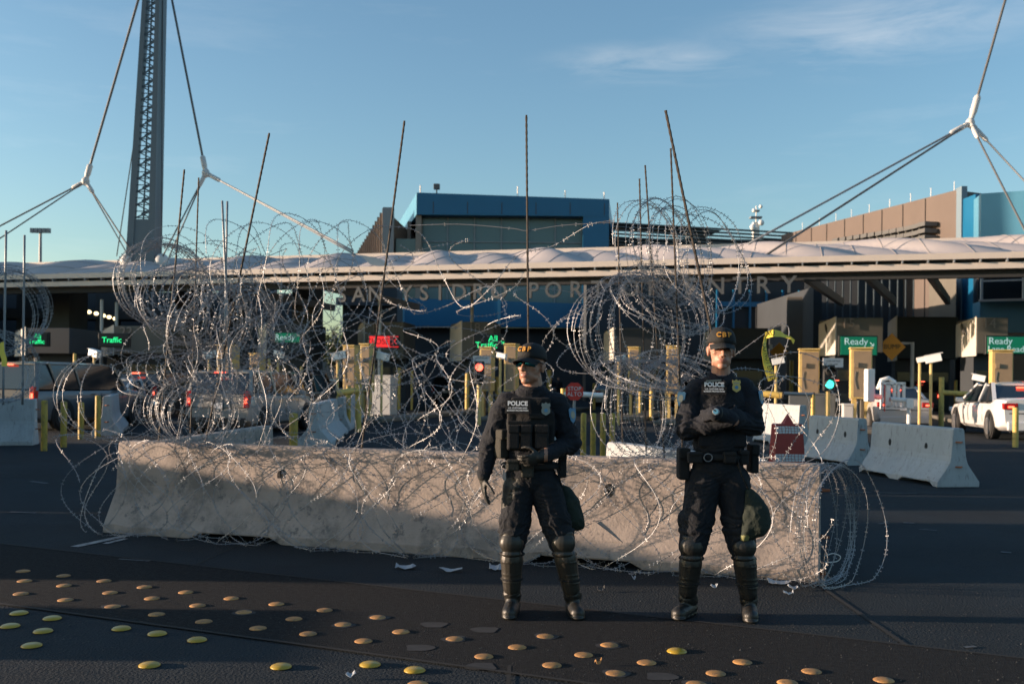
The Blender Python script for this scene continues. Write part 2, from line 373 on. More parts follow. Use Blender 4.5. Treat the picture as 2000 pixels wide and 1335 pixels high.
# raised dots in the asphalt (photo pixels: x, y, kind)
DOTS = [(45,1114,0),(48,1133,0),(124,1123,0),(125,1142,0),(203,1133,0),(282,1145,0),(363,1155,0),(41,1158,1),(128,1170,1),(215,1156,0),(297,1167,1),(452,1167,0),
        (220,1183,1),(386,1181,1),(540,1178,1),(476,1194,1),(634,1190,1),(306,1198,0),(398,1212,0),(574,1207,0),(504,1225,0),(670,1218,1),(602,1236,1),
        (37,1196,2),(102,1206,2),(20,1221,2),(84,1231,2),(237,1226,2),(307,1236,2),(385,1248,2),(62,1259,2),(292,1297,2),(549,1300,2),(738,1204,1),(710,1250,1),(783,1232,1),
        (888,1246,1),(945,1280,1),(1010,1262,1),(1065,1241,3),(1078,1297,1),(1140,1277,1),(1190,1258,1),(1322,1270,2),(1263,1292,1),(1202,1313,1),(1398,1313,1),
        (723,1296,2),(810,1307,2),(816,1334,1),(1450,1291,1),(1360,1334,1),(1585,1309,4),(1538,1331,4),(1726,1326,4)]
dirr = Vector((dB.x, dB.y)).normalized(); prp = Vector((-dirr.y, dirr.x))
dome_protos = {}
def dome_obj(kind, loc):
    b = MB(); r = 0.052 if kind != 2 else 0.056; h = 0.011 if kind != 2 else 0.017
    b.lathe(loc, [(r, 0.0), (r * 0.985, h * 0.18), (r * 0.88, h * 0.5), (r * 0.68, h * 0.78), (r * 0.42, h * 0.94), (r * 0.12, h)], 24)
    return b
rows = {}
for i, (x, y, k) in enumerate(DOTS):
    g = G(x, y, 0.008); rows.setdefault(sum(Vector((g.x, g.y)).dot(prp) > q_ for q_ in (4.15, 4.42, 4.72, 5.03, 5.33)), []).append((Vector((g.x, g.y)).dot(dirr), i))
order = {}
keys = sorted(rows); ordw = ['nearest', 'second', 'third', 'fourth', 'fifth', 'sixth', 'seventh', 'eighth', 'ninth', 'tenth', 'eleventh', 'twelfth', 'thirteenth', 'fourteenth', 'fifteenth', 'farthest', 'last', 'rear', 'back', 'end']
cw = ['first', 'second', 'third', 'fourth', 'fifth', 'sixth', 'seventh', 'eighth', 'ninth', 'tenth', 'eleventh', 'twelfth', 'thirteenth', 'fourteenth', 'fifteenth', 'sixteenth', 'seventeenth']
for ri, kk in enumerate(keys):
    for ci, (_, i) in enumerate(sorted(rows[kk])): order[i] = (ri, ci)
lookw = {0: 'dull worn tan', 1: 'scuffed orange', 2: 'glossy yellow', 3: 'scuffed orange', 4: 'dusty pale orange'}
for i, (x, y, k) in enumerate(DOTS):
    g = G(x, y, 0.008); g.z = 0.004
    kk = 2 if k == 2 else 1
    if kk not in dome_protos:
        o = dome_obj(kk, g).build('raised_road_dot', 'dome_yellow' if kk == 2 else 'dome_orange', smooth=True); dome_protos[kk] = o
    else:
        o = dome_protos[kk].copy(); COL.objects.link(o)
    o.location = g; o.rotation_euler = (0, 0, rnd.uniform(0, 6)); 
    ri, ci = order[i]
    tag(o, '%s raised dot, %s from left in the %s slanting row' % (lookw[k], cw[ci], ordw[ri]), 'road dot', 'raised dots on the asphalt')
    if k in (1, 3) and (i % 3 == 0 or k == 3):
        pts = [(g.x + 0.072 * (1 + 0.18 * math.sin(a * 3 + i)) * math.cos(a), g.y + 0.072 * (1 + 0.15 * math.cos(a * 2 + i)) * math.sin(a)) for a in [2 * math.pi * q / 18 for q in range(18)]]
        sheet('asphalt_patch', pts, 'dome_pad', 0.0055 + 0.0001 * (i % 5))
for (x, y) in ((848, 1221), (948, 1231), (940, 1302), (818, 1266), (1290, 1322)):
    g = G(x, y); sheet('asphalt_patch', [(g.x + 0.08 * (1 + 0.2 * math.sin(a * 3 + x)) * math.cos(a), g.y + 0.08 * (1 + 0.2 * math.cos(a * 2)) * math.sin(a)) for a in [2 * math.pi * q / 18 for q in range(18)]], 'dome_pad', 0.0062)

# litter
def litter(px, py, w, h, seed, label, m='paper', cat='litter'):
    r_ = random.Random(seed); g = G(px, py); b = MB(); n = 7; vs = []
    for j in range(2):
        for i in range(n):
            t = i / (n - 1) - 0.5
            vs.append((g.x + w * t, g.y + h * (j - 0.5) * (1 - 1.2 * t * t) + 0.3 * w * t * t, 0.012 + r_.uniform(0, 0.03) * (abs(t) * 2) + 0.01 * j))
    fs = [(i, i + 1, n + i + 1, n + i) for i in range(n - 1)]
    b.add(vs, fs); o = b.build('litter', m, fixn=False); s_ = o.modifiers.new('s', 'SOLIDIFY'); s_.thickness = 0.002
    tag(o, label, cat, 'litter on the ground')
litter(792, 1111, 0.16, 0.10, 1, 'curled white paper scrap lying in front of the barrier, left of the left officer')
litter(880, 1117, 0.18, 0.06, 2, 'flat white paper strip on the ground just left of the left officer')
litter(968, 1112, 0.10, 0.14, 3, 'crumpled white plastic scrap beside the left boot of the sunglassed officer')
litter(1523, 1141, 0.17, 0.07, 4, 'white paper strip under the right foot of the long barrier')
litter(1550, 1152, 0.08, 0.05, 5, 'small grey scrap lying left of the coil on the ground')
litter(1238, 1133, 0.03, 0.03, 6, 'tiny white scrap on the ground between the officers')
litter(1174, 1155, 0.05, 0.05, 7, 'small crumpled grey leaf on the ground between the officers', 'patch_grey')
litter(1168, 1300, 0.035, 0.014, 8, 'orange cigarette butt on the asphalt at bottom centre', 'dome_orange')
litter(1395, 1149, 0.05, 0.03, 9, 'thin pale scrap on the ground between the legs of the bare-faced officer')
litter(685, 1325, 0.05, 0.03, 10, 'white crumb of paper at the bottom edge of the asphalt')
litter(1540, 1163, 0.07, 0.02, 11, 'curled pale plastic tie on the ground below the coil')
# small gravel grit on the asphalt: countless
b = MB(); r_ = random.Random(3)
for i in range(1400):
    px = r_.uniform(-100, 2100); py = r_.uniform(1120, 1360); g = G(px, py)
    t = (Vector((g.x - B0.x, g.y - B0.y))).dot(prp); 
    s_ = r_.uniform(0.0015, 0.0045) * (1.6 if r_.random() < 0.05 else 1)
    b.add([(g.x - s_, g.y - s_, 0.004), (g.x + s_, g.y - s_ * 0.6, 0.004), (g.x + s_ * .7, g.y + s_, 0.004), (g.x - s_, g.y + s_ * .7, 0.004), (g.x, g.y, 0.004 + s_ * 1.3)], [(0, 1, 4), (1, 2, 4), (2, 3, 4), (3, 0, 4)])
o = b.build('gravel', 'patch_grey', fixn=False); tag(o, 'fine grey grit scattered over the asphalt', 'gravel', kind='stuff')

# ================================================================== CONCRETE BARRIERS
def barrier(a, b_, h, m, label, base=0.58, top=0.17, group='concrete road barriers', holes=(), slots=True, seed=0, parts=True):
    a = Vector((a[0], a[1], 0)); b_ = Vector((b_[0], b_[1], 0)); d = b_ - a; L_ = d.length; ang = math.atan2(d.y, d.x)
    root = empty('concrete_barrier', (a + b_) / 2, label, 'barrier', group, rz=ang)
    W = ROOTS[root.name]; k = h / 0.81; t = top / 2; B = base / 2
    prof = [(B, 0.0), (B, 0.075 * k), (B - 0.012, 0.085 * k), (t + 0.075, 0.30 * k), (t + 0.05, 0.35 * k), (t + 0.032, 0.42 * k), (t + 0.006, h - 0.03), (t - 0.012, h)]
    half = prof; sec = [(-y, z) for (y, z) in half] + [(y, z) for (y, z) in reversed(half)]     # left side up, right side down
    n = len(sec); nx = max(8, int(L_ / 0.12)); b = MB(); r_ = random.Random(seed)
    hs_ = half
    for i in range(nx + 1):
        x = -L_ / 2 + L_ * i / nx; e = min(x + L_ / 2, L_ / 2 - x)
        for j, (y, z) in enumerate(sec):
            zz = z
            if slots and z == 0.0:
                for sx in (-L_ * 0.27, L_ * 0.23):
                    if abs(x - sx) < 0.42: zz = 0.055 * k
            p = Vector((x, y, zz)); q = noise.noise(Vector((x * 2.2, z * 5 + seed, y * 3))) * 0.006
            q2 = noise.noise(Vector((x * 9, z * 22 + seed, y * 9))) * 0.004
            p.y += (q + q2) * (1 if y > 0 else -1); 
            if z == 0.0 or z < 0.09: p.y -= max(0, noise.noise(Vector((x * 5, seed, y))) - 0.15) * 0.05 * (1 if y > 0 else -1)
            b.v.append(W @ p)
    fs = []
    for i in range(nx):
        for j in range(n - 1): fs.append((i * n + j, (i + 1) * n + j, (i + 1) * n + j + 1, i * n + j + 1))
        fs.append((i * n + n - 1, (i + 1) * n + n - 1, (i + 1) * n, i * n))
    fs.append(tuple(range(n))); fs.append(tuple(nx * n + j for j in range(n - 1, -1, -1)))
    b.f += fs; b.mi += [0] * len(fs)
    b.build('concrete_block', m, root, bevel=0.012)
    for (hx, hz, hr) in holes:
        hb = MB(); yy = t + 0.032 + (0.006 - 0.032) * max(0, (hz - 0.42 * k)) / (h - 0.03 - 0.42 * k)
        pts = [Vector((hx + hr * 0.8 * math.cos(q), -yy - 0.004, hz + hr * 1.15 * math.sin(q))) for q in [2 * math.pi * i / 18 for i in range(18)]]
        hb.add([W @ p for p in pts] + [W @ (p + Vector((0, 0.03, 0))) for p in pts], [tuple(range(18))] + [(i, (i + 1) % 18, 18 + (i + 1) % 18, 18 + i) for i in range(18)])
        hb.build('lifting_hole', 'hole', root)
    if parts:
        for sx in (-1, 1):
            for zz in (0.28 * k, 0.62 * k):
                pb = MB(); pb.tube([W @ Vector((sx * (L_ / 2 + 0.002), -0.05, zz)), W @ Vector((sx * (L_ / 2 + 0.06), 0, zz)), W @ Vector((sx * (L_ / 2 + 0.002), 0.05, zz))], 0.012, 6)
                pb.build('end_loop', 'rust', root)
    return root
BL = G(200, 1040); BR = G(1600, 1137)
bdir = Vector((BR.x - BL.x, BR.y - BL.y, 0)).normalized(); bn = Vector((bdir.y, -bdir.x, 0))     # bn points towards the camera
BA = BL - bn * 0.30; BB = BR - bn * 0.30
main = barrier(BA, BB, 0.87, 'barrier_concrete', 'long stained bare concrete barrier under the razor wire behind both officers', base=0.60, seed=4,
               holes=((-1.45, 0.60, 0.055), (1.62, 0.60, 0.05)))
# moulded pockets low on its face
W = ROOTS[main.name]
for hx in (-1.55, 1.6):
    pb = MB(); y0 = -0.165; vs = [W @ Vector(p) for p in ((hx - 0.12, -0.232, 0.20), (hx + 0.16, -0.232, 0.20), (hx - 0.1, -0.168, 0.36), (hx - 0.12, -0.17, 0.20), (hx + 0.16, -0.17, 0.20))]
    pb.add(vs, [(0, 1, 2), (0, 3, 4, 1), (0, 2, 3), (1, 4, 2)]); pb.build('lifting_pocket', 'barrier_concrete', main)
barrier((-3.62, 9.75), (-3.35, 13.6), 0.85, 'barrier_concrete', 'grey concrete barrier running back from the left end of the long wired barrier', seed=9, slots=False)
barrier((1.10, 10.7), (2.10, 8.4), 0.85, 'barrier_white', 'sunlit pale concrete barrier behind the long barrier, below the tall right wire stack', seed=11, slots=False)
K4b = G(70, 868); barrier((K4b.x - 5.6, K4b.y - 1.2), (K4b.x, K4b.y), 1.0, 'barrier_white', 'white barrier at the far left edge below the shaded wire coils', seed=12)
g = G(208, 850); g2 = G(232, 826); barrier((g2.x, g2.y), (g.x, g.y), 1.0, 'barrier_white', 'white barrier seen end on behind the left yellow posts', seed=13, base=0.72)
g = G(612, 872); g2 = G(652, 845); barrier((g2.x, g2.y), (g.x, g.y), 0.95, 'barrier_white', 'white scuffed barrier seen end on right of the short yellow post', seed=14, base=0.8)
g = G(664, 841); g2 = G(703, 818); barrier((g2.x, g2.y), (g.x, g.y), 0.95, 'barrier_white', 'white barrier end on, behind the scuffed one right of the short yellow post', seed=15)
a = G(1588, 895); b2 = G(1684, 909); barrier((a.x, a.y), (b2.x, b2.y), 0.86, 'barrier_white', 'white barrier in the shade between the red barricade and the nearest right barrier', seed=16, holes=((-0.5, 0.55, 0.05), (0.45, 0.55, 0.05)), base=0.62)
a = G(1712, 922); b2 = G(1872, 951); barrier((a.x, a.y), (b2.x, b2.y), 0.86, 'barrier_white', 'nearest white barrier at right with two lifting holes, alone on the shaded road', seed=17, holes=((-0.55, 0.55, 0.05), (0.5, 0.55, 0.05)), base=0.66)
a = G(1490, 862); b2 = G(1568, 873); barrier((a.x, a.y), (b2.x, b2.y), 0.98, 'barrier_white', 'sunlit white barrier just left of the red barricade', seed=18)
g = G(1100, 868); g2 = G(1098, 842); barrier((g2.x, g2.y), (g.x, g.y), 0.8, 'barrier_white', 'white barrier half hidden beside the right elbow of the sunglassed officer', seed=19)

# unseen blocks and truck added at left to cast shadow bands on the road
barrier((-12.6, 7.3), (-12.6, 10.9), 1.68, 'barrier_white', 'tall white block added out of frame left to cast shade, first of two', seed=21, base=0.8, top=0.3, slots=False, group='added shade casters left of the frame')  # unseen block sized to shade the long barrier's lower face
barrier((-12.6, 10.95), (-12.6, 15.6), 1.68, 'barrier_white', 'tall white block added out of frame left to cast shade, farther of two', seed=22, base=0.8, top=0.3, slots=False, group='added shade casters left of the frame')
barrier((-8.9, 5.25), (-8.9, 6.42), 0.88, 'barrier_white', 'short white block added out of frame left to shade the asphalt', seed=23, base=0.8, top=0.3, slots=False, group='added shade casters left of the frame')  # unseen block sized to drop its shadow tip on the asphalt
t = empty('shade_box_truck', (-15.5, 19.6, 0), 'white box truck added out of frame left to cast shade', 'truck')  # unseen truck added to shade the far-left coils and right barriers
b = MB(); b.box((-15.5, 17.9, 2.45), (2.4, 9.0, 3.0)); b.build('cargo_box', 'paint_white', t, bevel=0.03)
b = MB(); b.prism([(0, 0, 0), (0, -1.9, 0), (0, -1.9, 0.9), (0, -1.3, 1.9), (0, 0, 1.95)], (-16.65, 13.3, 0.6), (-14.35, 13.3, 0.6)); b.build('cab', 'paint_white', t, bevel=0.05)
b = MB(); b.box((-15.5, 17.2, 0.75), (1.0, 10.0, 0.3)); b.build('chassis', 'rubber_black', t)
for (wx, wy) in ((-16.5, 12.6), (-14.5, 12.6), (-16.5, 20.4), (-14.5, 20.4)):
    b = MB(); b.lathe((wx, wy, 0.48), [(0.3, -0.14), (0.46, -0.13), (0.48, 0), (0.46, 0.13), (0.3, 0.14)], 24, Matrix.Rotation(R(90), 3, 'Y')); b.build('wheel', 'tyre', t)

# ================================================================== CANOPY
CA = P(0, 561, 50.9); CB = P(2000, 523, 38.4)
cd = Vector((CB.x - CA.x, CB.y - CA.y, 0)).normalized(); cn = Vector((-cd.y, cd.x, 0))       # cn goes back
if cn.y < 0: cn = -cn
ZB = CA.z; C0 = Vector((CA.x, CA.y, 0)) - cd * 30; CL = (CB - CA).length + 55
def cp(u, s, z): return C0 + cd * u + cn * s + Vector((0, 0, z))
# the fascia sinks a little to the left as in the photo
zl = CA.z; zr = CB.z
def zb(u): return zl + (zr - zl) * (u - 30) / (CB - CA).length
can = empty('toll_canopy', cp(CL / 2, 0, 0), 'long white tensile canopy with cream edge spanning all the booth lanes', 'canopy')
def cstrip(s0, s1, z0, z1, m, name):
    b = MB(); q = []
    for u in (0, CL): 
        zz = zb(u)
        q.append([cp(u, s0, zz + z0), cp(u, s1, zz + z0), cp(u, s1, zz + z1), cp(u, s0, zz + z1)])
    b.add(q[0] + q[1], [(0, 1, 2, 3), (7, 6, 5, 4), (0, 4, 5, 1), (1, 5, 6, 2), (2, 6, 7, 3), (3, 7, 4, 0)]); return b.build(name, m, can)
cstrip(0.0, 0.5, 0.0, 0.24, 'cream_metal', 'lower_fascia')
cstrip(0.16, 0.5, 0.24, 0.38, 'dark_gap', 'shadow_gap')
cstrip(-0.12, 0.45, 0.38, 0.62, 'cream_metal', 'upper_fascia')
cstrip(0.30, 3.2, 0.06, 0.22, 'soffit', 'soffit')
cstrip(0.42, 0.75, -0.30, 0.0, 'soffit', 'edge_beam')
b = MB(); u = 1.0
while u < CL: b.box(cp(u, -0.02, zb(u) + 0.31), (0.05, 0.3, 0.12), math.atan2(cd.y, cd.x)); u += 0.95
b.build('gutter_bracket', 'steel_grey', can)['kind'] = 'stuff'
# hung outriggers under the edge
for px in (330, 560, 1570, 1680, 1790):
    q = P(px, 560, 44); uu = (Vector((q.x, q.y, 0)) - C0).dot(cd)
    b = MB(); b.bar(cp(uu, 0.8, zb(uu) - 0.12), cp(uu + 1.9, 9.0, zb(uu) - 0.55), 0.22, 0.35); b.build('roof_beam', 'steel_grey', can)
# membrane
SD = 15.0; nu, ns = 420, 26; b = MB(); per = 8.2
zback = 2.85
def memb(u, s):
    q = s / SD; base = 0.5 + (zback - 0.3) * q
    sn = math.sin(2 * math.pi * (u + .35 * s) / 5.8); hump = (sn if sn > 0 else -.5 * sn) ** .9 * 2.1 * (math.sin(math.pi * min(1, q * 1.0)) ** 0.8)
    return zb(u) + base + 0.25 * hump
for i in range(nu + 1):
    for j in range(ns + 1):
        u = CL * i / nu; s = 0.3 + (SD - 0.3) * j / ns; b.v.append(cp(u, s, memb(u, s)))
for i in range(nu):
    for j in range(ns):
        a = i * (ns + 1) + j; b.f.append((a, a + ns + 1, a + ns + 2, a + 1)); b.mi.append(0)
u = 0.6
while u < CL - .5:
    b.cur = 1; b.tube([cp(u, .3 + (SD - .3) * j / 20, memb(u, .3 + (SD - .3) * j / 20) + .005) for j in range(21)], .014, 4); b.cur = 0; u += 1.45
mat('membrane_seam', (0.30, 0.27, 0.25), 0.8)
b.build('membrane', ['membrane', 'membrane_seam'], can, smooth=True)
cstrip(SD, SD + 0.5, zback - 0.1, zback + 0.42, 'cream_metal', 'rear_fascia')
# roof columns with light poles
for px, base, top in ((920, 800, 552), (1908, 800, 545), (197, 792, 585), (226, 792, 590), (740, 800, 560)):
    g = G(px, base); b = MB(); zt = P(px, top, g.y).z
    b.tube([(g.x, g.y, 0), (g.x, g.y, zt)], 0.085, 10); o = b.build('light_column', 'pale_steel')
    tag(o, {920: 'slim pale steel column left of the red traffic light', 1908: 'slim pale steel column in front of booth 14', 197: 'sunlit slim column under the canopy at left, below warm lamps',
            226: 'slim dark column right of the sunlit one at left', 740: 'slim column behind the red closed sign'}[px], 'column', 'steel columns under the canopy')
# thick piers far under the canopy
k = 0
for px, Y, w, lab in ((130, 58, 1.6, 'dark pier behind the far-left wire coils'), (375, 60, 1.7, 'dark pier hidden behind the left wire tangle'), (600, 56, 1.3, 'dark pier left of the lit tree gap'),
                 (1560, 62, 1.5, 'taupe pier left of booth 15'), (470, 62, 1.2, 'second dark pier behind the left wire tangle')):
    q = P(px, 700, Y); b = MB(); b.box((q.x, q.y, 3.4), (w, w, 6.8), R(-15)); b.box((q.x, q.y, 0.25), (w + 0.5, w + 0.5, 0.5), R(-15))
    tag(b.build('roof_pier', 'taupe_wall' if px > 1000 else 'grey_wall', bevel=0.03), lab, 'pier', 'piers under the canopy')

# letters
word = 'SAN YSIDRO PORT OF ENTRY'
LX = [(669, 'S'), (701, 'A'), (734, 'N'), (794, 'Y'), (829, 'S'), (860, 'I'), (897, 'D'), (935, 'R'), (975, 'O'), (1042, 'P'), (1081, 'O'), (1125, 'R'), (1168, 'T'), (1232, 'O'), (1275, 'F'),
      (1348, 'E'), (1399, 'N'), (1445, 'T'), (1490, 'R'), (1541, 'Y')]
lt = empty('canopy_lettering', cp(CL / 2, 0.3, 5), 'large grey metal capital letters hung under the canopy edge', 'lettering')
for px, ch in LX:
    t_ = (px - 669) / (1541 - 669); py = 577 - 20 * t_
    q0 = P(px, py, 45); 
    # intersect the ray with the vertical plane of the canopy front (s = 0.1)
    d = ray(px, py); o_ = Vector((0, 0, EYE)); n_ = cn; pl = cp(0, 0.12, 0); tt = (pl - o_).dot(n_) / d.dot(n_); q = o_ + d * tt
    text('letter', ch, 0.98, q, cd, (0, 0, 1), 'letter_metal', lt, ext=0.06, bold=0.012)
b = MB(); b.bar(cp(0, 0.3, zb(0) - 0.1), cp(1, 0.3, zb(0) - 0.1), 0.01); 

# ================================================================== MAST AND CABLES
def cable(b, a, c, r=0.055, sag=0.0):
    a = Vector(a); c = Vector(c); pts = []
    for i in range(9):
        t = i / 8; p = a.lerp(c, t); p.z -= sag * 4 * t * (1 - t); pts.append(p)
    b.tube(pts, r, 6)
YM = 56.0
mast = empty('cable_mast', P(283, 520, YM), 'tall tapered lattice steel mast with cables rising through the canopy at left', 'mast')
mb_ = P(283, 520, YM); mt_ = P(306, -160, YM)
def mpt(t, x, y):                                             # t along, x/y in half-widths
    c = mb_.lerp(mt_, t); hw = 0.80 + (0.38 - 0.80) * t; return c + Vector((x * hw, y * hw, 0))
b = MB()
for t0, t1 in [(i / 10, (i + 1) / 10) for i in range(10)]:
    for sx in (-1, 1):
        a0, a1 = (mpt(t0, sx, -1), mpt(t1, sx, -1)); 
        w0 = 0.42 * (0.80 + (0.38 - 0.80) * t0) * 1.15; w1 = 0.42 * (0.80 + (0.38 - 0.80) * t1) * 1.15
        vs = []
        for (p, w) in ((a0, w0), (a1, w1)):
            for (dx, dy) in ((0, 0), (-sx * w, 0), (-sx * w * 0.9, 0.35), (0, 1.2)): vs.append(p + Vector((dx, dy, 0)))
        b.add(vs, [(0, 1, 5, 4), (1, 2, 6, 5), (2, 3, 7, 6), (3, 0, 4, 7)])
b.build('mast_chord', 'mast_steel', mast)
b = MB(); b.add([mpt(0, -0.6, -0.93), mpt(0, 0.6, -0.93), mpt(0.13, 0.6, -0.93), mpt(0.13, -0.6, -0.93)], [(0, 1, 2, 3)]); 
vs = [mpt(0, -0.6, -0.93), mpt(0, 0.6, -0.93), mpt(0.13, 0.6, -0.93), mpt(0.13, -0.6, -0.93), mpt(0, -0.6, 0.4), mpt(0, 0.6, 0.4), mpt(0.13, 0.6, 0.4), mpt(0.13, -0.6, 0.4)]
b = MB(); b.add(vs, [(0, 1, 2, 3), (4, 7, 6, 5), (0, 4, 5, 1), (1, 5, 6, 2), (2, 6, 7, 3), (3, 7, 4, 0)]); b.build('mast_base_plate', 'mast_steel', mast)
b = MB(); n = 46
for i in range(n):
    t0 = 0.135 + 0.86 * i / n; t1 = 0.135 + 0.86 * (i + 1) / n; s_ = 1 if i % 2 else -1
    b.bar(mpt(t0, s_ * 0.55, -0.7), mpt(t1, -s_ * 0.55, -0.7), 0.07); b.bar(mpt(t0, -0.55, -0.7), mpt(t0, 0.55, -0.7), 0.05)
    b.bar(mpt(t0, -s_ * 0.55, 0.4), mpt(t1, s_ * 0.55, 0.4), 0.07)
b.bar(mpt(0.13, 0.0, -0.6), mpt(0.99, 0.0, -0.6), 0.08)
b.build('mast_lattice', 'mast_steel', mast)
for sx in (-1, 1):
    q = P(283 + sx * 33, 512, YM - 0.5); b = MB(); b.ell(q, (0.42, 0.42, 0.5)); b.build('cable_anchor', 'pale_steel', mast, smooth=True)
N1 = P(167, 354, YM); N2 = P(402, 338, YM); N3 = P(1895, 240, 50)
def yoke(root, c, arms):
    b = MB(); c = Vector(c); b.ell(c, (0.22, 0.22, 0.26))
    for (t_, ln, r0) in arms:
        d = (Vector(t_) - c).normalized(); b.tube([c, c + d * ln * 0.3], 0.13, 10); b.tube([c + d * ln * 0.3, c + d * ln * 0.4, c + d * ln * 0.92, c + d * ln], [r0 * 0.8, r0, r0, r0 * 0.55], 10)
    b.build('cable_yoke', 'pale_steel', root, smooth=False, angle=50)
def cab(root, a, c, r, m='cable_dark', sag=0):
    b = MB(); cable(b, a, c, r, sag); b.build('cable', m, root, smooth=True)
tops = {1: P(276, -20, YM), 2: P(332, -20, YM)}
e1a, e1b = P(-40, 462, YM), P(-40, 492, YM - 2); e1c, e1d = P(258, 492, YM - 1), P(250, 498, YM + 1)
for e, r in ((tops[1], 0.07), (e1a, 0.045), (e1b, 0.04), (e1c, 0.04), (e1d, 0.035)): cab(mast, N1, e, r)
yoke(mast, N1, ((tops[1], 1.0, 0.16), (e1a, 0.85, 0.12), (e1c, 0.85, 0.12)))
e2a, e2b, e2c, e2d = P(690, 490, YM - 6), P(694, 497, YM - 5), P(318, 500, YM - 1), P(330, 502, YM + 1)
for e, r in ((tops[2], 0.065), (e2a, 0.05), (e2b, 0.05), (e2c, 0.04), (e2d, 0.04)): cab(mast, N2, e, r, 'steel_grey' if e in (e2a, e2b) else 'cable_dark')
yoke(mast, N2, ((tops[2], 1.0, 0.15), (e2a, 1.3, 0.12), (e2c, 0.85, 0.12)))
cab(mast, P(284, 130, YM), P(228, 500, YM), 0.03); cab(mast, P(318, -20, YM), P(315, 510, YM), 0.03)
fan = empty('cable_fan', P(1895, 480, 50), 'suspension cables meeting at a pale Y-shaped yoke above the brown building', 'cables')
top3 = P(1972, -30, 50); e3a, e3b = P(1462, 476, 46), P(1485, 505, 44); e3c, e3d = P(2035, 390, 48), P(2012, 470, 44)
for e, r, m_ in ((top3, 0.065, 'cable_dark'), (e3a, 0.055, 'steel_grey'), (e3b, 0.055, 'cable_dark'), (e3c, 0.05, 'steel_grey'), (e3d, 0.05, 'cable_dark')): cab(fan, N3, e, r, m_)
yoke(fan, N3, ((top3, 1.45, 0.17), (e3a, 1.4, 0.14), (e3c, 1.3, 0.12), (e3d, 1.3, 0.11)))
g = P(702, 497, 46); b = MB(); b.prism([(0, 0, 0), (0.9, 0.2, -0.15), (1.6, 0.3, -0.7), (0.5, 0, -0.45)], g, g + Vector((0.1, 0.4, 0)))
tag(b.build('cable_anchor_fin', 'cream_metal'), 'pale steel anchor fin on the canopy edge where the long cables land', 'anchor')
# lamp mast and roof tower far away
g = P(79, 520, 110); b = MB(); tz = P(79, 452, 110)
t_ = empty('floodlight_mast', (g.x, g.y, 0), 'thin floodlight mast far away left of the lattice mast', 'light mast')
MB().tube([(g.x, g.y, 0), tz], [0.3, 0.16], 8).build('pole', 'steel_grey', t_)
b = MB()
for k in range(5): b.box(tz + Vector((-0.9 + 0.45 * k, 0, 0.1)), (0.36, 0.4, 0.5))
b.box(tz, (2.2, 0.2, 0.12)); b.build('lamp_head', 'steel_grey', t_)

# ================================================================== BUILDINGS
def quadbox(b, p0, p1, z0, z1, depth):
    """wall slab from p0 to p1 (plan), thickness going back"""
    p0 = Vector((p0[0], p0[1], 0)); p1 = Vector((p1[0], p1[1], 0)); d = (p1 - p0).normalized(); n_ = Vector((-d.y, d.x, 0)); n_ = n_ if n_.dot(Vector((0, 1, 0))) > 0 else -n_
    q = [p0, p1, p1 + n_ * depth, p0 + n_ * depth]
    vs = [v + Vector((0, 0, z0)) for v in q] + [v + Vector((0, 0, z1)) for v in q]
    b.add(vs, [(0, 3, 2, 1), (4, 5, 6, 7), (0, 1, 5, 4), (1, 2, 6, 5), (2, 3, 7, 6), (3, 0, 4, 7)])
def hexa(b, fl, fr, bl, br, z0, z1s):
    """box from four plan points; z1s tops for fl, fr, br, bl"""
    pl_ = [fl, fr, br, bl]; vs = [Vector((p[0], p[1], z0)) for p in pl_] + [Vector((p[0], p[1], z)) for p, z in zip(pl_, z1s)]
    b.add(vs, [(0, 3, 2, 1), (4, 5, 6, 7), (0, 1, 5, 4), (1, 2, 6, 5), (2, 3, 7, 6), (3, 0, 4, 7)])
blue = empty('blue_terminal_building', P(1000, 800, 80), 'central terminal building with deep blue upper band over teal glass', 'building')
f0 = P(815, 376, 80); f1 = P(1190, 389, 80); fb = P(779, 434, 96)
ztop = f0.z; zt1 = f1.z
fbr = Vector((f1.x + 2, f1.y + 16, 0))
z_a = P(815, 419, 80).z; z_b = P(815, 583, 80).z; z_c = P(815, 637, 80).z
b = MB(); hexa(b, f0, f1, (fb.x, fb.y), fbr, z_a, (ztop, zt1, zt1, ztop)); b.build('upper_band', 'blue_panel', blue)
# return face panels, sunlight put into a lighter blue
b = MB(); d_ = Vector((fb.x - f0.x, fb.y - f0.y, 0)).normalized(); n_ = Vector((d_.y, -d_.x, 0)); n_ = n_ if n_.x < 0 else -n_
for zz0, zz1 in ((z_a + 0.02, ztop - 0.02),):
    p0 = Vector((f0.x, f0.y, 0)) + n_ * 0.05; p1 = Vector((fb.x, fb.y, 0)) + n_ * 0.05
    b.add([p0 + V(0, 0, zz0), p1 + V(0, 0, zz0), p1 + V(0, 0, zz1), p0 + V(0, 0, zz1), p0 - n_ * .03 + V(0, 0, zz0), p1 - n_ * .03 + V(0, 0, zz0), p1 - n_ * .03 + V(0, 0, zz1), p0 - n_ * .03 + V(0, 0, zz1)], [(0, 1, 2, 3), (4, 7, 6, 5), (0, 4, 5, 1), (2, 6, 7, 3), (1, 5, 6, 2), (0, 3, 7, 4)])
b.build('sunlit_tone_panel', 'blue_panel_light', blue)
g0 = P(845, 420, 81.2); g1 = P(1137, 430, 81.2)
g0 = Vector((f0.x + 0.3, 81.3, 0))
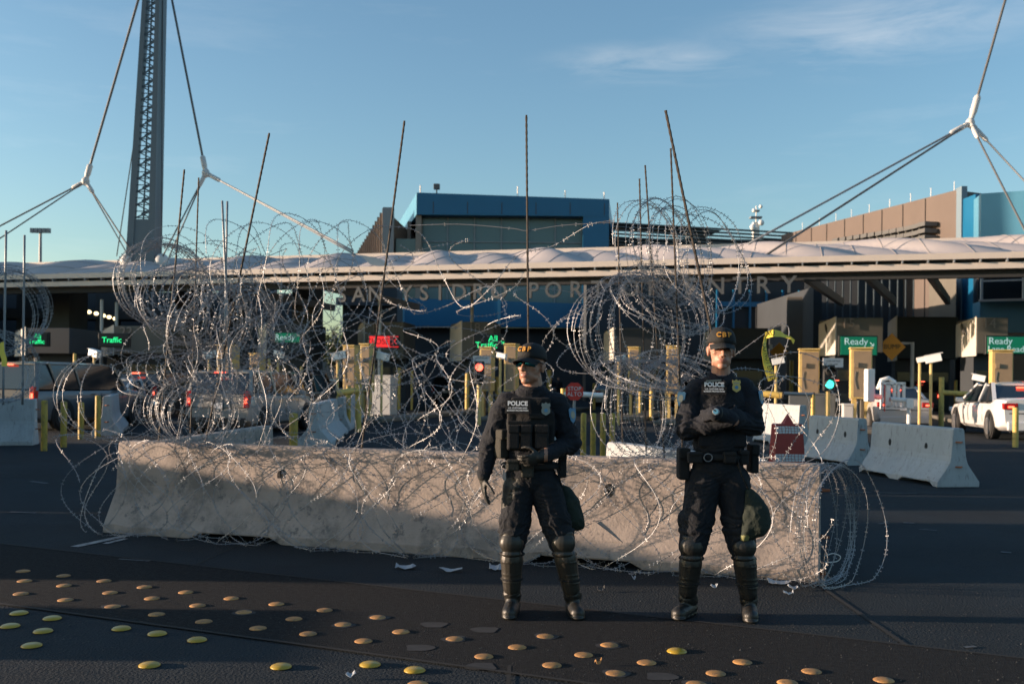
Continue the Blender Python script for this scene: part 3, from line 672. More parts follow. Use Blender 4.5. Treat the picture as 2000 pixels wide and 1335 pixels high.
b = MB(); b.add([(f0.x + 0.2, 81.2, z_b - 1), (g1.x, 81.2, z_b - 1), (g1.x, 81.2, z_a), (f0.x + 0.2, 81.2, z_a)], [(0, 1, 2, 3)]); b.add([(f0.x + .2, 81.2, z_b - 1), (f0.x - 2.2, 94, z_b - 1), (f0.x - 2.2, 94, z_a), (f0.x + .2, 81.2, z_a)], [(0, 1, 2, 3)])
b.build('curtain_glass', 'teal_glass', blue)
b = MB(); zz = z_b - 1
for i in range(7):
    x = f0.x + 0.2 + (g1.x - f0.x - 0.2) * i / 6; b.box((x, 81.15, (zz + z_a) / 2), (0.1, 0.12, z_a - zz))
for zq in (z_a - 2.0, z_a - 4.6, z_a - 7.4): b.box(((f0.x + g1.x) / 2, 81.14, zq), (g1.x - f0.x, 0.1, 0.09))
b.build('mullions', 'steel_grey', blue)
b = MB(); b.box((f0.x + 0.1, 80.8, (z_a + z_c) / 2), (0.45, 1.0, z_a - z_c)); b.box((f0.x - 1.0, 86, (z_a + z_c) / 2), (0.3, 5.0, z_a - z_c)); b.build('corner_frame', 'tan_panel', blue)
b = MB(); hexa(b, (g1.x, 80.02), (f1.x, 80.02), (g1.x, 90), (f1.x, 90), z_c, (z_a, z_a, z_a, z_a)); b.build('right_wall', 'blue_panel', blue)
b = MB(); hexa(b, (f0.x - 0.9, 79.6), (f1.x - 2.1, 79.6), (f0.x - 0.9, 80.9), (f1.x - 2.1, 80.9), z_c, (z_b, z_b - .3, z_b - .3, z_b)); b.build('lower_band', 'blue_panel', blue)
b = MB(); b.box((f0.x - 0.95, 80.2, (z_b + z_c) / 2), (0.12, 1.3, z_b - z_c)); b.box(((P(975, 600, 79.5)).x, 79.55, (z_b + z_c) / 2), (0.25, 0.1, z_b - z_c)); b.build('band_edge', 'blue_panel_light', blue)  # lighter blue puts sunlight on the left edge into the colour
b = MB(); b.box((0.2, 82.5, z_c / 2), (18, 3.0, z_c)); b.build('ground_floor_wall', 'dark_wall', blue)
for i in range(6): b = MB(); b.box((f0.x + 1.3 + i * 2.75, 80.0, ztop - (ztop - z_a) / 2 - .3), (0.05, 0.03, ztop - z_a - 0.8)); b.build('panel_joint', 'panel_joint', blue)
for px, py in ((821, 362), (1011, 364), (1104, 372), (1180, 375)):
    q = P(px, py, 81); b = MB(); b.tube([(q.x, 81, ztop - 0.6), (q.x, 81, q.z)], 0.06, 6); b.build('lightning_rod', 'white_paint', blue)
q = P(853, 367, 81); b = MB(); b.box((q.x, 81, q.z + 0.1), (0.5, 0.5, 0.42)); b.tube([(q.x, 81, q.z - 0.6), (q.x, 81, q.z)], 0.06, 6); b.build('roof_camera', 'cable_dark', blue, bevel=0.04)

lw = empty('striped_wall_building', P(720, 800, 90), 'narrow brown ribbed wall building left of the blue terminal', 'building')
p0 = P(751, 407, 82); p1 = P(690, 497, 118)
zt = p0.z; b = MB(); hexa(b, (p0.x, p0.y), (p0.x + 3.0, p0.y + 3), (p1.x, p1.y), (p1.x + 6, p1.y + 2), 0, (zt, zt - 2.6, zt - 2.6, zt)); b.build('wall', 'brown_panel', lw)
b = MB()
for i in range(16):
    q = Vector((p0.x, p0.y, 0)).lerp(Vector((p1.x, p1.y, 0)), i / 16); b.box((q.x - 0.1, q.y, zt / 2), (0.14, 0.22, zt))
b.build('wall_rib', 'tan_panel', lw)
b = MB(); b.box((p0.x + 0.35, p0.y - 0.1, zt / 2), (0.9, 0.4, zt + 0.1)); b.build('wall_end', 'steel_grey', lw)
b = MB(); b.box((p0.x + 2.1, p0.y + 0.8, (zt - 2.4) / 2), (2.4, 0.5, zt - 2.4)); b.build('glass_link', 'teal_glass', lw)

# right: brown panel building, fin, dark blue slot, light blue wing
br = empty('brown_panel_building', P(1700, 800, 70), 'long brown panelled building receding above the canopy at right', 'building')
a = P(1868, 371, 60); c = P(1526, 459, 82); zt = a.z
zc = c.z
b = MB(); hexa(b, (a.x, a.y), (a.x + 8, a.y + 4), (c.x, c.y), (c.x + 9, c.y + 3), 0, (zt, zt, zc, zc)); b.build('wall', 'brown_panel', br)
W2 = Vector((c.x - a.x, c.y - a.y, 0)); wl = W2.length; wd = W2.normalized(); wn = Vector((wd.y, -wd.x, 0)); wn = wn if wn.x < 0 else -wn
def wpt(t, off, z): return Vector((a.x, a.y, 0)) + wd * wl * t + wn * off + V(0, 0, z)
b = MB()
for px in (1807, 1763, 1723, 1686, 1650, 1615, 1585, 1555):
    # find t by matching the ray direction
    d = ray(px, 450); o_ = Vector((0, 0, 0)); best = min(range(400), key=lambda i: abs(wpt(i / 400, 0, 0).x / wpt(i / 400, 0, 0).y - d.x / d.y)); t = best / 400
    b.bar(wpt(t, 0.02, 5), wpt(t, 0.02, zt + (zc - zt) * t - 0.05), 0.07, 0.05)
b.build('panel_joint', 'panel_joint', br)
b = MB()
pass
b = MB()
for k in range(13):
    px = 1812 - 14.2 * k - .25 * k * k * .0; yt = 432 + (464 - 432) * (k / 12) ** .8
    d = ray(px, 450); best = min(range(400), key=lambda i: abs(wpt(i / 400, .5, 0).x / wpt(i / 400, .5, 0).y - d.x / d.y)); w_ = wpt(best / 400, .5, 0); z1 = P(px, yt, w_.y).z
    for s_ in range(5): b.box((w_.x, w_.y, z1 - .42 * s_ - .2), (0.75, .9, .26), math.atan2(wd.y, wd.x))
    b.box((w_.x - .1, w_.y + .4, z1 - 1.3), (.5, .12, 2.6))
b.build('louvre_row', 'cable_dark', br)
b = MB(); b.box((a.x + 0.17, a.y - 0.3, zt / 2 + 0.05), (0.34, 0.8, zt + 0.1)); b.build('end_fin', 'fin_blue_grey', br)
for px in (1860, 1815, 1775, 1735, 1695, 1660, 1630, 1598, 1565):
    d = ray(px, 450); best = min(range(400), key=lambda i: abs(wpt(i / 400, 0, 0).x / wpt(i / 400, 0, 0).y - d.x / d.y)); t = best / 400
    z = zt + (zc - zt) * t; b = MB(); b.tube([wpt(t, -0.1, z - 0.2), wpt(t, -0.1, z + 0.58)], 0.025, 6); b.build('lightning_rod', 'white_paint', br)
rb = empty('blue_wing_building', P(1950, 800, 55), 'light blue building with ribbon windows at the right edge', 'building')
zt2 = P(1915, 378, 56).z; q0 = P(1916, 400, 56)
b = MB(); hexa(b, (q0.x, q0.y), (q0.x + 14, q0.y - 7), (q0.x + 3, q0.y + 12), (q0.x + 20, q0.y + 8), 8.6, (zt2, zt2, zt2, zt2)); b.build('upper_wall', 'blue_panel_light', rb)
b = MB(); hexa(b, (q0.x + .1, q0.y + 0.4), (q0.x + 14, q0.y - 6.6), (q0.x + 3, q0.y + 12), (q0.x + 20, q0.y + 8), 6.2, (8.6,) * 4); b.build('window_recess', 'dark_glass', rb)
b = MB(); hexa(b, (q0.x, q0.y), (q0.x + 14, q0.y - 7), (q0.x + 3, q0.y + 12), (q0.x + 20, q0.y + 8), 4.4, (6.2,) * 4); b.build('middle_wall', 'blue_panel_light', rb)
b = MB(); hexa(b, (q0.x + .05, q0.y), (q0.x + 14, q0.y - 7), (q0.x + 3, q0.y + 12), (q0.x + 20, q0.y + 8), 0, (4.4,) * 4); b.build('lower_wall', 'tan_panel', rb)
fr_ = Vector((14, -7, 0)).normalized()
for k in range(5):
    p = Vector((q0.x, q0.y, 0)) + fr_ * (0.1 + 2.1 * k) + Vector((-0.1, -0.15, 0)); b = MB(); b.bar(p + V(0, 0, 6.2), p + V(0, 0, 8.6), 0.12)
    b.bar(p + V(0, 0, 7.3), p + fr_ * 2.05 + V(0, 0, 7.3), 0.09); b.build('window_frame', 'pale_steel', rb)
b = MB(); b.bar(Vector((q0.x - .15, q0.y - .15, 8.62)), Vector((q0.x - .15, q0.y - .15, 8.62)) + fr_ * 12, 0.3, 0.15); b.bar(Vector((q0.x - .15, q0.y - .15, 6.2)), Vector((q0.x - .15, q0.y - .15, 6.2)) + fr_ * 12, 0.3, 0.12); b.build('window_sill', 'pale_steel', rb)
sl = empty('dark_blue_link', P(1900, 800, 58), 'narrow dark blue link between the brown and light blue buildings', 'building')
p = P(1888, 392, 61.5); b = MB(); b.box((p.x + 0.1, 63, p.z / 2), (1.6, 3, p.z)); b.build('wall', 'dark_glass', sl)
p = P(1905, 384, 58.5); b = MB(); b.box((p.x, 59, p.z / 2), (0.72, 2.6, p.z)); b.build('blue_side', 'blue_panel', sl)

# low louvred roof between, and the antenna tower
ro = empty('low_louvred_building', P(1350, 800, 88), 'low building with dark louvred roof between blue and brown buildings', 'building')
q0 = P(1188, 436, 90); q1 = P(1540, 452, 90)
b = MB(); b.box(((q0.x + q1.x) / 2, 95, q1.z / 2 - 0.3), (q1.x - q0.x + 2, 8, q1.z - 0.6)); b.build('wall', 'grey_wall', ro)
b = MB()
for k in range(7): z = q1.z - 0.1 - 0.32 * k; b.bar((q0.x, 90.4, z + 0.8), (q1.x + 1, 90.4, z), 0.35, 0.12)
b.build('louvre', 'cable_dark', ro)
b = MB(); b.add([(q0.x, 90.3, q0.z + 0.1), (q1.x - 6, 90.3, q1.z + 0.1), (q1.x - 6, 98, q1.z + 0.5), (q0.x, 98, q0.z + 0.7)], [(0, 1, 2, 3)]); b.build('roof', 'taupe_wall', ro)
tw = empty('antenna_tower', P(1476, 460, 150), 'distant white communications tower with dishes behind the canopy', 'tower')
p = P(1476, 460, 150); top = P(1477, 402, 150)
b = MB(); b.box((p.x, 150, (p.z + 2) / 2), (.9, .9, p.z + 2)); b.tube([(p.x, 150, 0), top], [0.4, 0.08], 8)
b.build('shaft', 'white_paint', tw)
b = MB(); q = P(1476, 425, 150)
b.box(q, (1.7, 1.2, 0.25)); b.box(q + V(0, 0, 1.0), (1.0, .9, 0.2)); b.build('platform', 'steel_grey', tw)
for (dx, dz, r_) in ((-0.5, 0.9, 0.3), (0.6, -.9, 0.45), (-0.6, -1.6, 0.5), (0.5, 1.5, 0.28)): b = MB(); b.ell(q + V(dx, -1, dz), (r_, 0.25, r_)); b.build('dish', 'white_cam', tw, smooth=True)

# dark inspection halls closing the view under the canopy
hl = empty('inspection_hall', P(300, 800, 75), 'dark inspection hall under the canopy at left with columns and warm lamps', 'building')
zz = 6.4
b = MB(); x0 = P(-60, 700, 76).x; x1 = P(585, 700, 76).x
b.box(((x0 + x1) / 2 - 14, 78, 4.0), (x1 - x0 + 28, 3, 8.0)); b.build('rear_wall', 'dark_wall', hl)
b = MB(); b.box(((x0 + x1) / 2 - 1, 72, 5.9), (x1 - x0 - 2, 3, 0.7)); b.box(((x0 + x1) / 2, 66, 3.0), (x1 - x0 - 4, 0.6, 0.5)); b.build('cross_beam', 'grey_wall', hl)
for k in range(9):
    x = x0 + (x1 - x0) * (k + .5) / 9; b = MB(); b.box((x, 71, 4.0), (0.9 if k % 2 else 1.5, 0.8, 8.0)); b.build('column', 'grey_wall', hl)
for (px, py) in ((174, 609), (188, 612), (202, 616), (213, 619), (225, 622), (391, 617), (400, 623)):
    q = P(px, py, 64); b = MB(); b.ell(q, (0.15, 0.15, 0.12), nu=10, nv=6); b.build('ceiling_lamp', 'lamp_warm', hl, smooth=True)
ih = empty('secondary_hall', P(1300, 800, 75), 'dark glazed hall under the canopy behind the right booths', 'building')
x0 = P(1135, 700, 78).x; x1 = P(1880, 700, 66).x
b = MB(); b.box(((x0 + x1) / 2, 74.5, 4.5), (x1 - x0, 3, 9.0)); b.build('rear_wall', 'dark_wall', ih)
b = MB(); xx = P(1400, 600, 72.8).x; xy = P(1560, 600, 72.8).x
b.box(((xx + xy) / 2, 72.7, 4.0), (xy - xx, 0.25, 0.35)); b.box(((xx + xy) / 2, 72.7, 7.2), (xy - xx, 0.25, 0.35))
for k in range(6): b.box((xx + (xy - xx) * k / 5, 72.7, 5.0), (0.12, 0.3, 6.5))
b.build('blue_window_frame', 'blue_panel', ih)
b = MB(); xx = P(1600, 600, 66).x; xy = P(1830, 600, 66).x
for k in range(18): b.box((xx + (xy - xx) * k / 17, 65.9 - 2.5 * k / 17, 6.9), (0.07, 0.2, 5.2))
b.build('facade_rib', 'blue_grey_rib', ih)
b = MB(); b.box(((xx + xy) / 2 + .2, 66.8, 5.2), (xy - xx + 1.5, 2.4, 9.0), R(-16)); b.build('ribbed_facade', 'dark_wall', ih)
b = MB(); q = P(1596, 700, 59); b.box((q.x, 67, 3.6), (0.5, 16, 7.2)); b.build('sun_block_wall', 'dark_wall', ih)  # dark wall added to block low sun from the bays to its right
b = MB(); q = P(1829, 700, 61); q1_ = P(1866, 700, 58.5); hexa(b, (q.x, q.y), (q1_.x, q1_.y), (q.x, q.y + 1.2), (q1_.x, q1_.y + 1.2), 0, (7.9,) * 4); b.build('shade_block_wall', 'taupe_wall', ih)  # dark block added where the brown building's lower wall lies in shade
mh = empty('grey_wall_block', P(750, 800, 66), 'dark blue grey wall block behind the closed lane sign', 'building')
x0 = P(668, 700, 66).x; x1 = P(775, 700, 66).x; b = MB(); b.box(((x0 + x1) / 2, 67.5, 4.1), (x1 - x0, 3, 8.2)); b.build('wall', 'grey_wall', mh)
b = MB(); b.box(((x0 + x1) / 2 - 0.2, 65.9, 6.6), (x1 - x0 + .4, 0.3, 0.5)); b.build('cornice', 'steel_grey', mh)
# distant ridge of low buildings and shrubs that shut the horizon
far = empty('distant_building_row', (0, 200, 0), 'low grey building row far behind the booths', 'building')
b = MB(); b.box((-30, 200, 4), (300, 10, 8)); b.build('wall', 'grey_wall', far)
west = empty('west_shade_block', (-48, 58, 0), 'grey block added out of frame left to shade the canopy lanes', 'building')  # unseen block added to keep low sun out from under the canopy
b = MB(); b.box((-50, 62, 5), (8, 30, 10)); b.build('wall', 'taupe_wall', west)
# the small tree in the gap
def tree(px, py, Y, h, r, label, seed):
    q = P(px, py, Y); t = empty('broadleaf_tree', (q.x, q.y, 0), label, 'tree'); r_ = random.Random(seed)
    b = MB(); b.tube([(q.x, q.y, 0), (q.x + .1, q.y, h * .5), (q.x, q.y, h * .8)], [0.16, 0.11, 0.04], 8)
    for k in range(6):
        a_ = r_.uniform(0, 6.28); b.tube([(q.x, q.y, h * (.4 + .05 * k)), (q.x + r * .6 * math.cos(a_), q.y + r * .6 * math.sin(a_), h * (.6 + .05 * k))], [0.06, 0.02], 6)
    b.build('trunk', 'bark', t)
    b = MB()
    for i in range(1800):
        u = Vector((r_.gauss(0, 1), r_.gauss(0, 1), r_.gauss(0, .8))); u = u.normalized() * r * r_.uniform(0.3, 1) ** .5; u *= 0.75 + 0.5 * noise.noise(u * 1.3 + V(seed, 0, 0))
        c_ = V(q.x, q.y, h * .68) + u; e1 = Vector((r_.uniform(-1, 1), r_.uniform(-1, 1), r_.uniform(-1, 1))).normalized() * .12; e2 = e1.orthogonal().normalized() * .09
        b.add([c_ - e1, c_ - e2, c_ + e1, c_ + e2], [(0, 1, 2, 3)])
    b.build('crown', 'leaf', t, fixn=False)
tree(655, 700, 90, 6.0, 2.2, 'small green tree glimpsed in the gap left of the closed lane', 5)
tree(1210, 700, 70, 4.4, 1.4, 'dark shrub tree glimpsed through the tall right wire stack', 6)
# ================================================================== BOLLARDS, POSTS
def bollard(px, base, top, w, label, m='yellow_post', name='bollard', group='yellow steel posts', dome=True):
    g = G(px, base); zt = P(px, top, g.y).z; r = w / 2 / F * g.y; b = MB(); n = 14
    prof = [(r, 0), (r, zt * .5), (r, zt - r * .35)] + ([(r * .85, zt - r * .12), (r * .5, zt)] if dome else [(r, zt)])
    b.lathe((g.x, g.y, 0), prof, n); o = b.build(name, m, angle=40); return tag(o, label, 'post', group)
bollard(86, 880, 781, 12, 'leftmost yellow post beside the white barrier under the shaded coils', 'yellow_green_post')
bollard(124, 873, 783, 12, 'yellow post second from the left, inside the big loose wire loops', 'yellow_green_post')
bollard(158, 857, 785, 11, 'yellow post third from the left, below the silver car', 'yellow_green_post')
bollard(191, 855, 772, 11, 'yellow post fourth from the left, in front of the end-on white barrier', 'yellow_green_post')
bollard(573, 878, 806, 17, 'short squat yellow post left of the scuffed white barrier', 'yellow_green_post')
bollard(680, 838, 752, 10, 'yellow post between the two end-on white barriers and the striped gate', 'yellow_green_post')
for px, l in ((1139, 'first'), (1158, 'second'), (1177, 'third'), (1195, 'fourth')):
    bollard(px, 893 + (px - 1139) * 0.12, 806, 11, 'yellow post by the stop sign, %s from the left of four in a row' % l, 'yellow_green_post')
bollard(1718, 840, 783, 8, 'yellow post in front of the grey cabinet base of lane 15')
bollard(1983, 873, 795, 11, 'yellow post nearest the right edge, before the white sedan')
for px, base, top, w, l in ((1545, 800, 703, 8, 'behind the caution tape'), (1823, 800, 746, 6, 'between the silver and white sedans'), (1887, 795, 706, 7, 'left of the slim column of booth 14'),
                            (1905, 800, 705, 7, 'at the foot of the slim column of booth 14'), (1866, 810, 742, 6, 'behind the yellow arm, left of the white sedan'),
                            (1700, 800, 700, 7, 'right of the tall cabinet of lane 15'), (758, 800, 732, 6, 'right of the wired iron bar, under the closed sign'), (779, 800, 718, 6, 'behind the thin loops right of the closed sign'),
                            (804, 800, 722, 5, 'small one at the left of the empty centre lane'), (912, 805, 728, 8, 'left of the slim column by the red light'), (970, 800, 735, 7, 'just left of the sunglassed officer'),
                            (1072, 800, 722, 9, 'right of the sunglassed officer'), (696, 800, 715, 7, 'between the two tan cabinets at left centre'), (640, 815, 745, 7, 'in front of the dark sedan, left of the gate'),
                            (1215, 800, 742, 6, 'behind the left side of the tall wire stack'), (1232, 800, 745, 6, 'behind the middle of the tall wire stack'), (1250, 812, 748, 8, 'pale one low behind the tall wire stack'),
                            (1272, 820, 752, 8, 'low behind the tall wire stack, second pale one'), (1302, 822, 762, 8, 'beside the left elbow of the officer with crossed arms'), (145, 800, 690, 6, 'small one right of the pickup'),
                            (525, 800, 700, 6, 'behind the dark car in the middle of the left tangle'), (588, 800, 715, 6, 'behind the dark sedan in the second lane'), (1160, 800, 748, 6, 'behind the stop sign'),):
    bollard(px, base, top, w, 'yellow post far off, ' + l)
# ================================================================== GATES AND ARMS
def arm(name, pts, r, m, label, tipm='rubber_black', posts=(), group='gate arms'):
    root = empty(name, (pts[0].x, pts[0].y, 0), label, 'gate', group); b = MB(); b.tube(pts, r, 12); b.build('arm', m, root, angle=40)
    b = MB(); d = (pts[-1] - pts[0]).normalized(); b.tube([pts[-1], pts[-1] + d * 0.03], r * 1.25, 12); b.build('end_cap', tipm, root)
    for (x, y, z, pr, pm) in posts: b = MB(); b.tube([(x, y, 0), (x, y, z)], pr, 12); b.build('post', pm, root, angle=40)
    return root
g = G(1838, 838); zt = P(1838, 736, g.y).z; za = P(1838, 766, g.y).z
arm('barrier_arm', [V(g.x, g.y, za), P(1960, 773, g.y - .4)], 0.085, 'yellow_post', 'yellow swing arm on a tall yellow post crossing in front of the white sedan', posts=((g.x, g.y, zt, 0.085, 'yellow_post'),))
q0 = P(1400, 760, 26); q1 = P(1528, 772, 25.4)
arm('barrier_arm', [q0, q1], 0.085, 'yellow_post', 'yellow pipe arm behind the crossed-armed officer ending left of the yellow cabinet', posts=((q0.x, q0.y, q0.z + .2, 0.085, 'yellow_post'),))
q0 = P(1530, 768, 27.5); q1 = P(1588, 770, 27.5); arm('barrier_arm', [q0, q1], 0.05, 'steel_grey', 'thin grey arm between the yellow pipe and the yellow cabinet', posts=((q1.x, q1.y, q1.z, 0.06, 'yellow_post'),))
q0 = P(1100, 768, 30); q1 = P(1178, 772, 30); arm('barrier_arm', [q0, q1], 0.08, 'white_paint', 'white gate arm behind the red stop sign', posts=((q0.x, q0.y, q0.z + .15, 0.08, 'yellow_post'),))
q0 = P(700, 762, 28); q1 = P(652, 768, 27); arm('barrier_arm', [q0, q1], 0.09, 'yellow_post', 'yellow swing arm left of the tall wired bar, with chevron end', posts=((q0.x, q0.y, q0.z + .2, 0.09, 'yellow_post'),))
# white gate with a stop sign near lane 15
YG = 29.0
gt = empty('lane_gate', P(1690, 830, YG), 'white lane gate with a red stop sign seen on edge beside the silver sedan', 'gate')
zg = P(1730, 775, YG).z
b = MB(); q = P(1698, 750, YG); q.z = 0; b.box((q.x, YG, P(1698, 752, YG).z), (0.22, 0.3, 0.95)); b.build('housing', 'white_paint', gt, bevel=0.02)
b = MB(); b.tube([P(1702, 773, YG), P(1722, 775, YG)], 0.07, 10); b.build('short_arm', 'white_paint', gt)
b = MB(); b.tube([P(1738, 779, YG), P(1778, 782, YG)], 0.07, 10); b.build('long_arm', 'white_paint', gt)
p = P(1775, 800, YG); b = MB(); b.box((p.x, YG, P(1775, 787, YG).z), (0.2, 0.2, 0.28)); b.tube([(p.x, YG, 0), (p.x, YG, P(1775, 787, YG).z)], 0.055, 10); b.build('arm_rest', 'white_paint', gt)
b = MB(); q = P(1727, 777, YG - .1); n = 8; MM = Matrix.Rotation(R(68), 3, 'Z')
b.prism([MM @ Vector((0.30 * math.cos(R(22.5 + 45 * i)), 0, 0.42 * math.sin(R(22.5 + 45 * i)))) for i in range(8)], q, q + Vector((0.03, 0.012, 0))); b.build('stop_sign', 'stop_red', gt)
text('sign_text', 'ALTO', 0.16, q + V(-.006, -.012, 0), MM @ Vector((1, 0, 0)), (0, 0, 1), 'sign_white', gt)
b = MB(); q = P(1750, 772, YG + .6)
for (dx, dz, w, h) in ((0, .36, .74, .08), (0, -.36, .74, .08), (-.33, 0, .07, .7), (-.14, 0, .12, .7), (.05, 0, .07, .7), (.17, 0, .07, .7), (.33, 0, .07, .7)): b.box(q + V(dx - .1, 0, dz), (w, .08, h))
b.build('gate_grille', 'white_paint', gt)
b = MB(); b.tube([P(1715, 760, YG + .7), P(1722, 742, YG + .7), P(1735, 738, YG + .7), P(1746, 745, YG + .7), P(1748, 765, YG + .7)], 0.07, 10); b.build('guard_hoop', 'white_paint', gt, smooth=True)
# round stop sign ALTO on the centre lane
def octo(b, c, r, th=0.02):
    b.prism([Vector((r * math.cos(R(22.5 + 45 * i)), 0, r * math.sin(R(22.5 + 45 * i)))) for i in range(8)], c, c + Vector((0, th, 0)))
st = empty('stop_sign', G(1122, 830), 'red octagonal stop sign with two words behind the shoulder of the sunglassed officer', 'sign')
q = P(1122, 764, 21); b = MB(); octo(b, q, 0.20); b.build('sign_plate', 'stop_red', st)
text('sign_text', 'STOP', 0.12, q + V(0, -.005, .055), (1, 0, 0), (0, 0, 1), 'sign_white', st); text('sign_text', 'ALTO', 0.12, q + V(0, -.005, -.06), (1, 0, 0), (0, 0, 1), 'sign_white', st)
b = MB(); b.tube([(q.x, q.y + .05, 0), (q.x, q.y + .05, q.z)], 0.03, 8); b.build('post', 'steel_grey', st)
# ================================================================== CABINETS (card reader pedestals)
def cabinet(px0, px1, top, base, label, lit_left=0.3, hood=True, base_m='yellow_cab', Yd=None, front='tan_cab', extra=True):
    pc = (px0 + px1) / 2; g = G(pc, base) if Yd is None else P(pc, base, Yd); Y = g.y; g.z = 0
    zt = P(pc, top, Y).z; w = (px1 - px0) / F * Y; rz = R(-14); root = empty('reader_cabinet', g, label, 'cabinet', 'reader cabinets on the lane islands', rz=rz)
    W = ROOTS[root.name]; c = lambda x, y, z: W @ Vector((x, y, z))
    MM = W.to_3x3(); ww = w * 0.86; dp = 0.55; zb0 = zt * 0.38
    b = MB(); b.box(c(0, 0, (zt + zb0) / 2), (ww, dp, zt - zb0), M3=MM); b.build('housing', base_m, root, bevel=0.015)
    b = MB(); b.box(c(0.03, -dp / 2 - 0.012, (zt + zb0) / 2), (ww * 0.82, 0.02, (zt - zb0) * 0.93), M3=MM); b.build('front_panel', front, root)
    if hood: b = MB(); b.box(c(0, -0.04, zt + 0.035), (ww * 1.08, dp * 1.2, 0.05), M3=MM); b.build('hood', base_m, root, bevel=0.01)
    b = MB(); b.box(c(-ww * .3, 0, zb0 / 2), (ww * 0.22, 0.25, zb0), M3=MM); b.build('leg', base_m, root); b = MB(); b.box(c(ww * .3, 0, zb0 / 2), (ww * 0.22, 0.25, zb0), M3=MM); b.build('leg', base_m, root)
    if extra:
        b = MB(); b.box(c(-ww * .25, -dp / 2 - 0.05, zt * .8), (0.13, 0.09, 0.16), M3=MM); b.build('reader_box', 'tan_cab', root)
        b = MB(); b.tube([c(-ww * .25, -dp / 2 - 0.03, zt * .72), c(-ww * .3, -dp / 2 - 0.03, zt * .62), c(-ww * .2, -dp / 2 - 0.03, zt * .5)], 0.014, 6); b.build('conduit', 'cable_dark', root)
    return root
cabinet(1657, 1703, 682, 815, 'tallest yellow cabinet with a tan panel, in front of the lane 15 sign', Yd=33)
cabinet(1557, 1601, 684, 812, 'yellow cabinet with a brown panel just left of the green traffic light', Yd=34)
cabinet(1932, 1976, 686, 800, 'open fronted tan cabinet with a white inner edge behind the white sedan', Yd=37)
cabinet(672, 700, 677, 800, 'tan cabinet left of the red closed sign', Yd=38)
cabinet(706, 728, 674, 806, 'tan cabinet right under the left end of the red closed sign', Yd=36)
cabinet(937, 965, 680, 806, 'tan cabinet behind the red traffic light', Yd=40)
cabinet(985, 1012, 674, 802, 'tan cabinet behind the head of the sunglassed officer', Yd=38)
cabinet(1300, 1328, 678, 800, 'tan cabinet seen between the iron bars of the right stack', Yd=37)
cabinet(1226, 1250, 680, 800, 'tan cabinet seen through the left of the right wire stack', Yd=40)
cabinet(425, 465, 676, 800, 'tan cabinet behind the middle of the left wire tangle', Yd=40)
cabinet(490, 515, 692, 800, 'small tan cabinet below the left green lane sign', Yd=44)
for px, Y, w, h, m, l in ((1712, 33.5, 1.1, 1.25, 'taupe_wall', 'grey box plinth under the tall lane 15 cabinet'), (1585, 34, 1.5, 1.1, 'grey_wall', 'low grey plinth with a teal stripe under the left yellow cabinet'),
                          (745, 42, 1.1, 1.6, 'pale_steel', 'pale booth box at the foot of the closed lane'), (1655, 31.6, .3, .8, 'pale_steel', 'pale utility box below the green traffic light')):
    q = P(px, 800, Y); b = MB(); b.box((q.x, q.y, h / 2), (w, 0.8, h), R(-14)); b.box((q.x, q.y, h + .03), (w * 1.06, 0.86, 0.06), R(-14)); tag(b.build('island_plinth', m, bevel=0.02), l, 'box', 'plinths on the lane islands')
# kerbed lane islands
for px, Y0, Y1, l in ((1680, 29.5, 52, 'lane 15'), (1940, 34, 52, 'lane 14'), (1560, 30, 52, 'caution tape'), (715, 34, 52, 'closed lane'), (960, 36, 52, 'red traffic light lane'), (1310, 34, 52, 'right stack lane'), (440, 36, 52, 'left tangle lane'), (1230, 38, 52, 'stop sign lane')):
    q = P(px, 800, Y0); b = MB(); d = cn; a_ = Vector((q.x, q.y, 0.075)); b.box(a_ + d * (Y1 - Y0) / 2, (1.2, Y1 - Y0, 0.15), math.atan2(d.y, d.x) - R(90)); tag(b.build('lane_island', 'taupe_wall', bevel=0.04), kind='structure')
# ================================================================== TRAFFIC LIGHTS
def tlight(px, py, Y, lit, label, base_px=None):
    q = P(px, py, Y); root = empty('traffic_light', (q.x, q.y, 0), label, 'traffic light', 'small lane traffic lights'); b = MB(); h = 0.36
    b.box(q + V(0, 0, 0), (0.34, 0.22, 0.78)); b.build('housing', 'rubber_black', root, bevel=0.03)
    for k, (dz, nm) in enumerate(((0.19, 'red'), (-0.19, 'green'))):
        b = MB(); b.lathe(q + V(0, -0.12, dz), [(0.02, 0.035), (0.10, 0.02), (0.125, 0.0)][::-1], 18, Matrix.Rotation(R(90), 3, 'X'))
        b.build('lamp', ('lamp_' + nm) if nm == lit else 'rubber_black', root, smooth=True)
        b = MB(); pts = [q + V(0.15 * math.cos(a), -0.11, dz + 0.15 * math.sin(a)) for a in [math.pi * i / 10 for i in range(11)]]
        n = len(pts); b.add(pts + [p + V(0, -0.17, 0) for p in pts], [(i, i + 1, n + i + 1, n + i) for i in range(n - 1)]); o = b.build('visor', 'rubber_black', root, fixn=False); m_ = o.modifiers.new('s', 'SOLIDIFY'); m_.thickness = 0.01
    b = MB(); b.tube([(q.x, q.y + .05, 0), (q.x, q.y + .05, q.z - .3)], 0.07, 10); b.build('post', 'yellow_cab', root, angle=40)
    return root
tlight(1618, 738, 30, 'green', 'traffic light with its green lamp lit left of the tall yellow cabinet')
tlight(936, 728, 33, 'red', 'traffic light with its red lamp lit left of the sunglassed officer')
q = P(1627, 708, 30.5); b = MB(); b.box(q, (0.62, 0.03, 0.28)); s_ = b.build('lane_notice', 'sign_white'); tag(s_, 'small white notice above the green traffic light', 'sign', 'small white notices')
